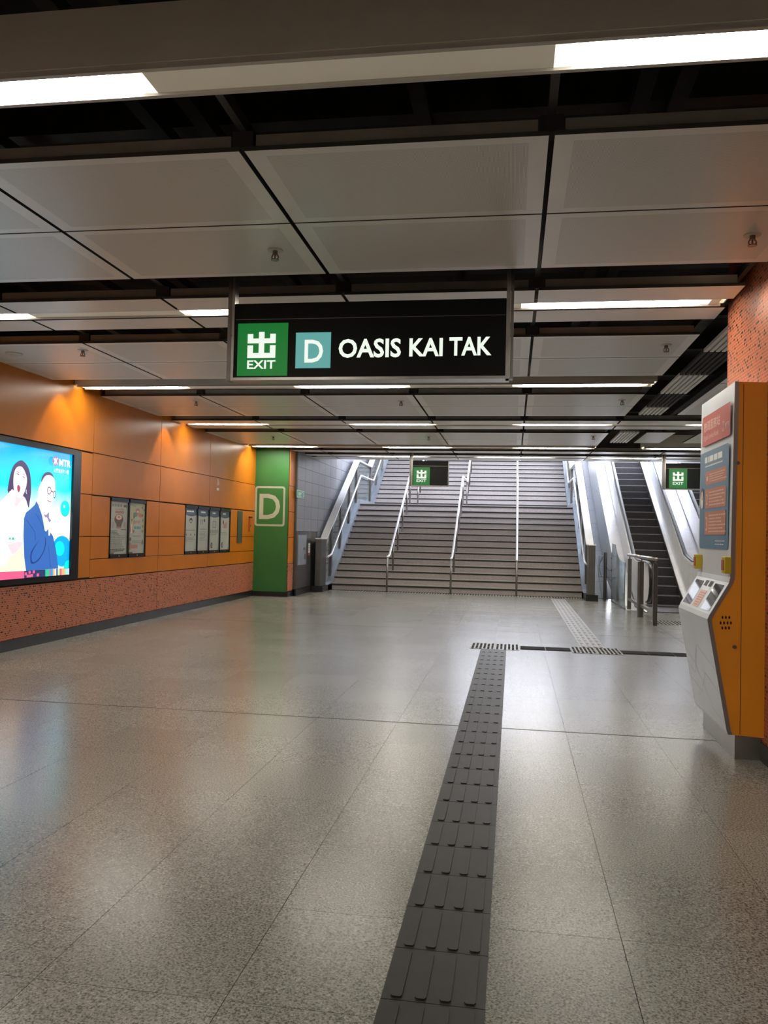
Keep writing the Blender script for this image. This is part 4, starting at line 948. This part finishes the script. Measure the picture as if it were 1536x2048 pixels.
# small fittings on the orange wall
t = tag(MB().box(WL, WL+0.012, 16.07, 16.37, 1.145, 1.80, 'grey_green_panel').build('wall_slot_panel', bevel=0.003), 'narrow grey-green upright plate on the orange wall', 'wall plate')
t = thing('fire_call_bracket', 'small dark red hook-shaped bracket on the orange wall by the green pillar', 'bracket', (WL, 16.85, 1.5))
MB().box(0, 0.03, -0.06, 0.10, 0.17, 0.20, 'hole_dark').box(0, 0.03, -0.06, -0.03, -0.12, 0.17, 'button_red').build('hook', t)
MB().box(0, 0.015, 0.03, 0.07, -0.02, 0.03, 'print_brown').build('knob', t)
t = thing('wireless_sticker', 'small wireless network sticker on the orange wall', 'sticker', (WL, 14.9, 2.25))
P = Prints(Plane((0, 0, 0), (0, 1, 0), (0, 0, 1)))
for r in (0.03, 0.065, 0.10):
    P.line([(-0.03+r*math.cos(math.radians(a)), 0.0+r*math.sin(math.radians(a))) for a in range(0, 91, 15)], 0.014, 'print_white')
P.ell(-0.03, 0, 0.013, 0.013, 'print_pink', 10); P.rect(-0.05, -0.10, 0.07, -0.055, 'print_white'); P.build('sticker_print', t)
# cabinets set into the grey wall
t = thing('hose_cabinet', 'dark steel hydrant cabinet doors set low in the grey stone wall', 'cabinet', (GW, 18.0, 0.14)); inv = Matrix.Translation(t.location).inverted()
put(MB().box(GW-0.02, GW+0.004, 17.63, 18.62, 0.145, 1.41, 'stainless_dark').build('door', t))
put(MB().box(GW-0.02, GW+0.004, 18.63, 18.93, 0.145, 1.41, 'stainless_dark').build('door', t))
put(MB().box(GW+0.004, GW+0.010, 17.74, 18.48, 0.66, 1.33, 'stringer_metal').build('notice_plate', t, label='faintly lettered notice plate'))
put(MB().box(GW+0.004, GW+0.03, 18.30, 18.36, 0.78, 0.90, 'stainless').build('handle', t)); put(MB().box(GW+0.004, GW+0.03, 18.22, 18.30, 0.99, 1.05, 'stainless').build('handle', t))
P = Prints(Plane((GW+0.004, 18.70, 0.92), (0, 1, 0), (0, 0, 1))); P.rect(0, 0, 0.14, 0.22, 'print_white', True); P.rect(0, -0.06, 0.14, 0.0, 'print_red'); P.scribble(0.02, 0.03, 0.12, 0.19, 4, 'print_grey', 0.4, 60); put(P.build('sticker', t))
t = thing('running_man_sign', 'small green exit direction sign on the grey stone wall', 'sign', (GW, 17.95, 2.2)); 
pl = Plane((GW+0.012, 0, 0), (0, 1, 0), (0, 0, 1)); a = pl.at(593.5, 996); b = pl.at(609, 980.5); c = pl.at(593.5, 981); d = pl.at(609, 997)
inv = Matrix.Translation(t.location).inverted(); z0, z1 = (a[1]+d[1])/2, (b[1]+c[1])/2
put(MB().box(GW, GW+0.012, a[0], b[0], z0, z1, 'print_green').build('plate', t)); P = Prints(pl); W_ = b[0]-a[0]
P.line([(a[0]+.02, z0+.012), (b[0]-.02, z0+.012), (b[0]-.02, z1-.012), (a[0]+.02, z1-.012), (a[0]+.02, z0+.012)], 0.008, 'print_white')
P.text('EXIT', a[0]+W_*0.22, z0+0.06, a[0]+W_*0.6, z1-0.05, 'print_white', bold=0.04); P.line([(a[0]+W_*0.68, z1-.04), (a[0]+W_*0.82, z1-.04), (a[0]+W_*0.82, z0+.05), (a[0]+W_*0.92, z0+.05), (a[0]+W_*0.92, z1-.05)], 0.012, 'print_white'); P.line([(a[0]+W_*.1, z0+.035), (a[0]+W_*.6, z0+.035)], .01, 'print_white')
put(P.build('sign_print', t))

# ================================================================== KIOSK
KY0, KY1 = 5.60, 6.55
t = thing('service_kiosk', 'white and orange digital service kiosk standing against the mosaic column', 'kiosk', (1.45, 6.1, 0)); inv = Matrix.Translation(t.location).inverted()
prof = [(1.402, 2.435), (1.388, 1.17), (1.380, 1.135), (1.262, 0.925), (1.250, 0.895), (1.255, 0.86), (1.375, 0.19), (1.385, 0.165)]
body = [(p[0]+0.012, p[1]) for p in prof]
put(MB().prism(body+[(1.60, 0.155), (1.60, 2.43)], 'y', KY0, KY1-0.01, 'kiosk_orange').build('orange_body', t))
shell = MB()
for (a, b), (c, d) in zip(prof, prof[1:]): shell.prism([(a, b), (c, d), (c+0.014, d), (a+0.014, b)], 'y', KY0+0.004, KY1, 'kiosk_white')
put(shell.build('front_shell', t))
tr = MB()
for (a, b), (c, d) in zip(prof, prof[1:]): tr.prism([(a-0.002, b), (c-0.002, d), (c+0.024, d), (a+0.024, b)], 'y', KY0-0.006, KY0+0.004, 'kiosk_trim')
put(tr.build('edge_trim', t))
put(MB().box(1.437, 1.597, 5.65, 6.54, 0.0, 0.156, 'stainless').build('kick_base', t))
sd = Plane((0, KY0-0.001, 0), (1, 0, 0), (0, 0, 1))
put(MB().box(1.4535, 1.4565, KY0-0.002, KY0, 0.17, 2.42, 'hole_dark').build('door_seam', t))
hm = MB(); 
for row, xs_ in ((1130, (640, 705, 775)), (1238, (603, 670, 738, 805)), (1337, (635, 702, 768))):
    for x in xs_:
        a, b = sd.at(1380+x/9.846, 1120+row/9.846); hm.prism([(a+0.0055*math.cos(i*math.pi/5), b+0.0105*math.sin(i*math.pi/5)) for i in range(10)], 'y', KY0-0.003, KY0+0.001, 'hole_dark')
put(hm.build('speaker_holes', t))
for px, py in ((1468.9, 1293.7), (1475.8, 926)):
    a, b = sd.at(px, py); put(MB().tube([(a, KY0-0.008, b), (a, KY0, b)], 0.012, 'stainless_dark', 12).build('lock', t))
fp = Plane((1.395, 0, 0), (0, -1, 0), (0, 0, 1))
F4 = lambda pts: [fp.at(*p) for p in pts]
def quad(P, tl, tr_, bl, br, m, r=0.02):
    a, b, c, d = fp.at(*tl), fp.at(*tr_), fp.at(*bl), fp.at(*br)
    x0, x1, z0, z1 = (a[0]+c[0])/2, (b[0]+d[0])/2, (c[1]+d[1])/2, (a[1]+b[1])/2
    P.poly(rrect((x0+x1)/2, (z0+z1)/2, abs(x1-x0)/2, (z1-z0)/2, r), m); return x0, x1, z0, z1
fp.o.x = 1.386
P = Prints(fp); P.h = 0.0
x0, x1, z0, z1 = quad(P, (1405, 838), (1462, 801), (1405, 894), (1460, 871), 'print_red')
W_, H_ = x1-x0, z1-z0
P.text('數碼服務站', x0+W_*.07, z0+H_*.47, x0+W_*.66, z0+H_*.80, 'print_pink', bold=0.01); P.text('Digital Service Kiosk', x0+W_*.06, z0+H_*.14, x0+W_*.61, z0+H_*.36, 'print_pink', bold=0.0)
P.ring(x0+W_*.775, z0+H_*.36, 0.032, 0.036, 0.007, 'print_pink'); P.line([(x0+W_*.775, z0+H_*.25), (x0+W_*.775, z0+H_*.47)], 0.008, 'print_pink'); P.text('MTR', x0+W_*.84, z0+H_*.27, x0+W_*.985, z0+H_*.43, 'print_pink', bold=0.02)
put(P.build('title_panel', t, 'red title panel with white lettering'))
P = Prints(fp); P.h = 0.0
x0, x1, z0, z1 = quad(P, (1402, 909), (1460, 884), (1398, 1096), (1454, 1099), 'print_blue', 0.03)
W_, H_ = x1-x0, z1-z0
P.scribble(x0+W_*.18, z0+H_*.87, x0+W_*.86, z0+H_*.945, 1, 'print_white', 0.8, 71); P.scribble(x0+W_*.20, z0+H_*.835, x0+W_*.80, z0+H_*.86, 1, 'print_white', 0.6, 72)
for k, (b0, b1) in enumerate(((.655, .79), (.41, .61), (.14, .375))):
    P.poly(rrect(x0+W_*.57, z0+H_*(b0+b1)/2, W_*.36, H_*(b1-b0)/2, 0.02), 'print_orange')
    P.text(str(k+1), x0+W_*.25, z0+H_*(b0+.04), x0+W_*.31, z0+H_*(b1-.05), 'print_pink'); P.scribble(x0+W_*.36, z0+H_*(b0+.02), x0+W_*.95, z0+H_*(b1-.02), 4+k, 'print_pink', 0.4, 80+k)
P.ell(x0+W_*.10, z0+H_*.50, 0.05, 0.06, 'print_white'); P.ell(x0+W_*.11, z0+H_*.57, 0.04, 0.045, 'print_brown'); P.ell(x0+W_*.11, z0+H_*.555, 0.026, 0.03, 'print_pink')
P.scribble(x0+W_*.60, z0+H_*.035, x0+W_*.95, z0+H_*.10, 2, 'print_white', 0.3, 90)
put(P.build('instruction_panel', t, 'blue instruction panel with three orange boxes'))
# yellow units
for (px, py), (qx, qy) in (((1402, 1109), (1400, 1137)), ((1460, 1114), (1459, 1147))):
    a, b = fp.at(px, py); c, d = fp.at(qx, qy); yy = -a; 
    o = put(MB().box(1.345, 1.388, yy-0.035, yy+0.045, d, b, 'yellow_plastic').build('card_reader', t, bevel=0.004, label='yellow reader box'))
    MB().box(1.340, 1.345, yy-0.018, yy+0.035, d+0.02, b-0.02, 'button_red').build('red_plate', o)
# slanting control deck
u = Vector((0, -1, 0)); dn = Vector((1.262-1.380, 0, 0.925-1.135)); LN = dn.length; v = -dn.normalized()
cp_ = Plane((1.262, KY1, 0.925), u, v)
if cp_.n.z < 0: cp_.n = -cp_.n
P = Prints(cp_); KW = KY1-KY0
for a0, a1 in ((0.06, 0.33), (0.68, 0.93)):
    P.poly([(KW*a0, LN*.08), (KW*a1, LN*.08), (KW*a1, LN*.90), (KW*a0, LN*.90)], 'screen_mirror')
for a0 in (0.38, 0.52): P.rect(KW*a0, LN*.76, KW*(a0+.09), LN*.94, 'print_black')
P.rect(KW*.40, LN*.08, KW*.58, LN*.62, 'print_pink'); P.scribble(KW*.41, LN*.12, KW*.57, LN*.58, 6, 'print_orange', 0.4, 95)
put(P.build('control_deck', t, 'slanted deck with two dark glass screens'))
# embossed line pattern on the lower front
lo0, lo1 = Vector((1.255, 0, 0.86)), Vector((1.375, 0, 0.19)); vv = (lo0-lo1).normalized(); lp = Plane((lo1.x, KY1, lo1.z), u, vv)
if lp.n.x > 0: lp.n = -lp.n
P = Prints(lp); LL = (lo0-lo1).length
for pts in ([(0.0, .62), (.30, .50), (.48, .72), (1.0, .56)], [(.48, .72), (.25, .38), (0.05, .46)], [(0.0, .30), (.40, .22), (.62, .46), (1.0, .34)], [(.30, .50), (.70, .12), (1.0, .06)]):
    P.line([(a*KW, b*LL) for a, b in pts], 0.005, 'kiosk_line')
put(P.build('embossed_lines', t))
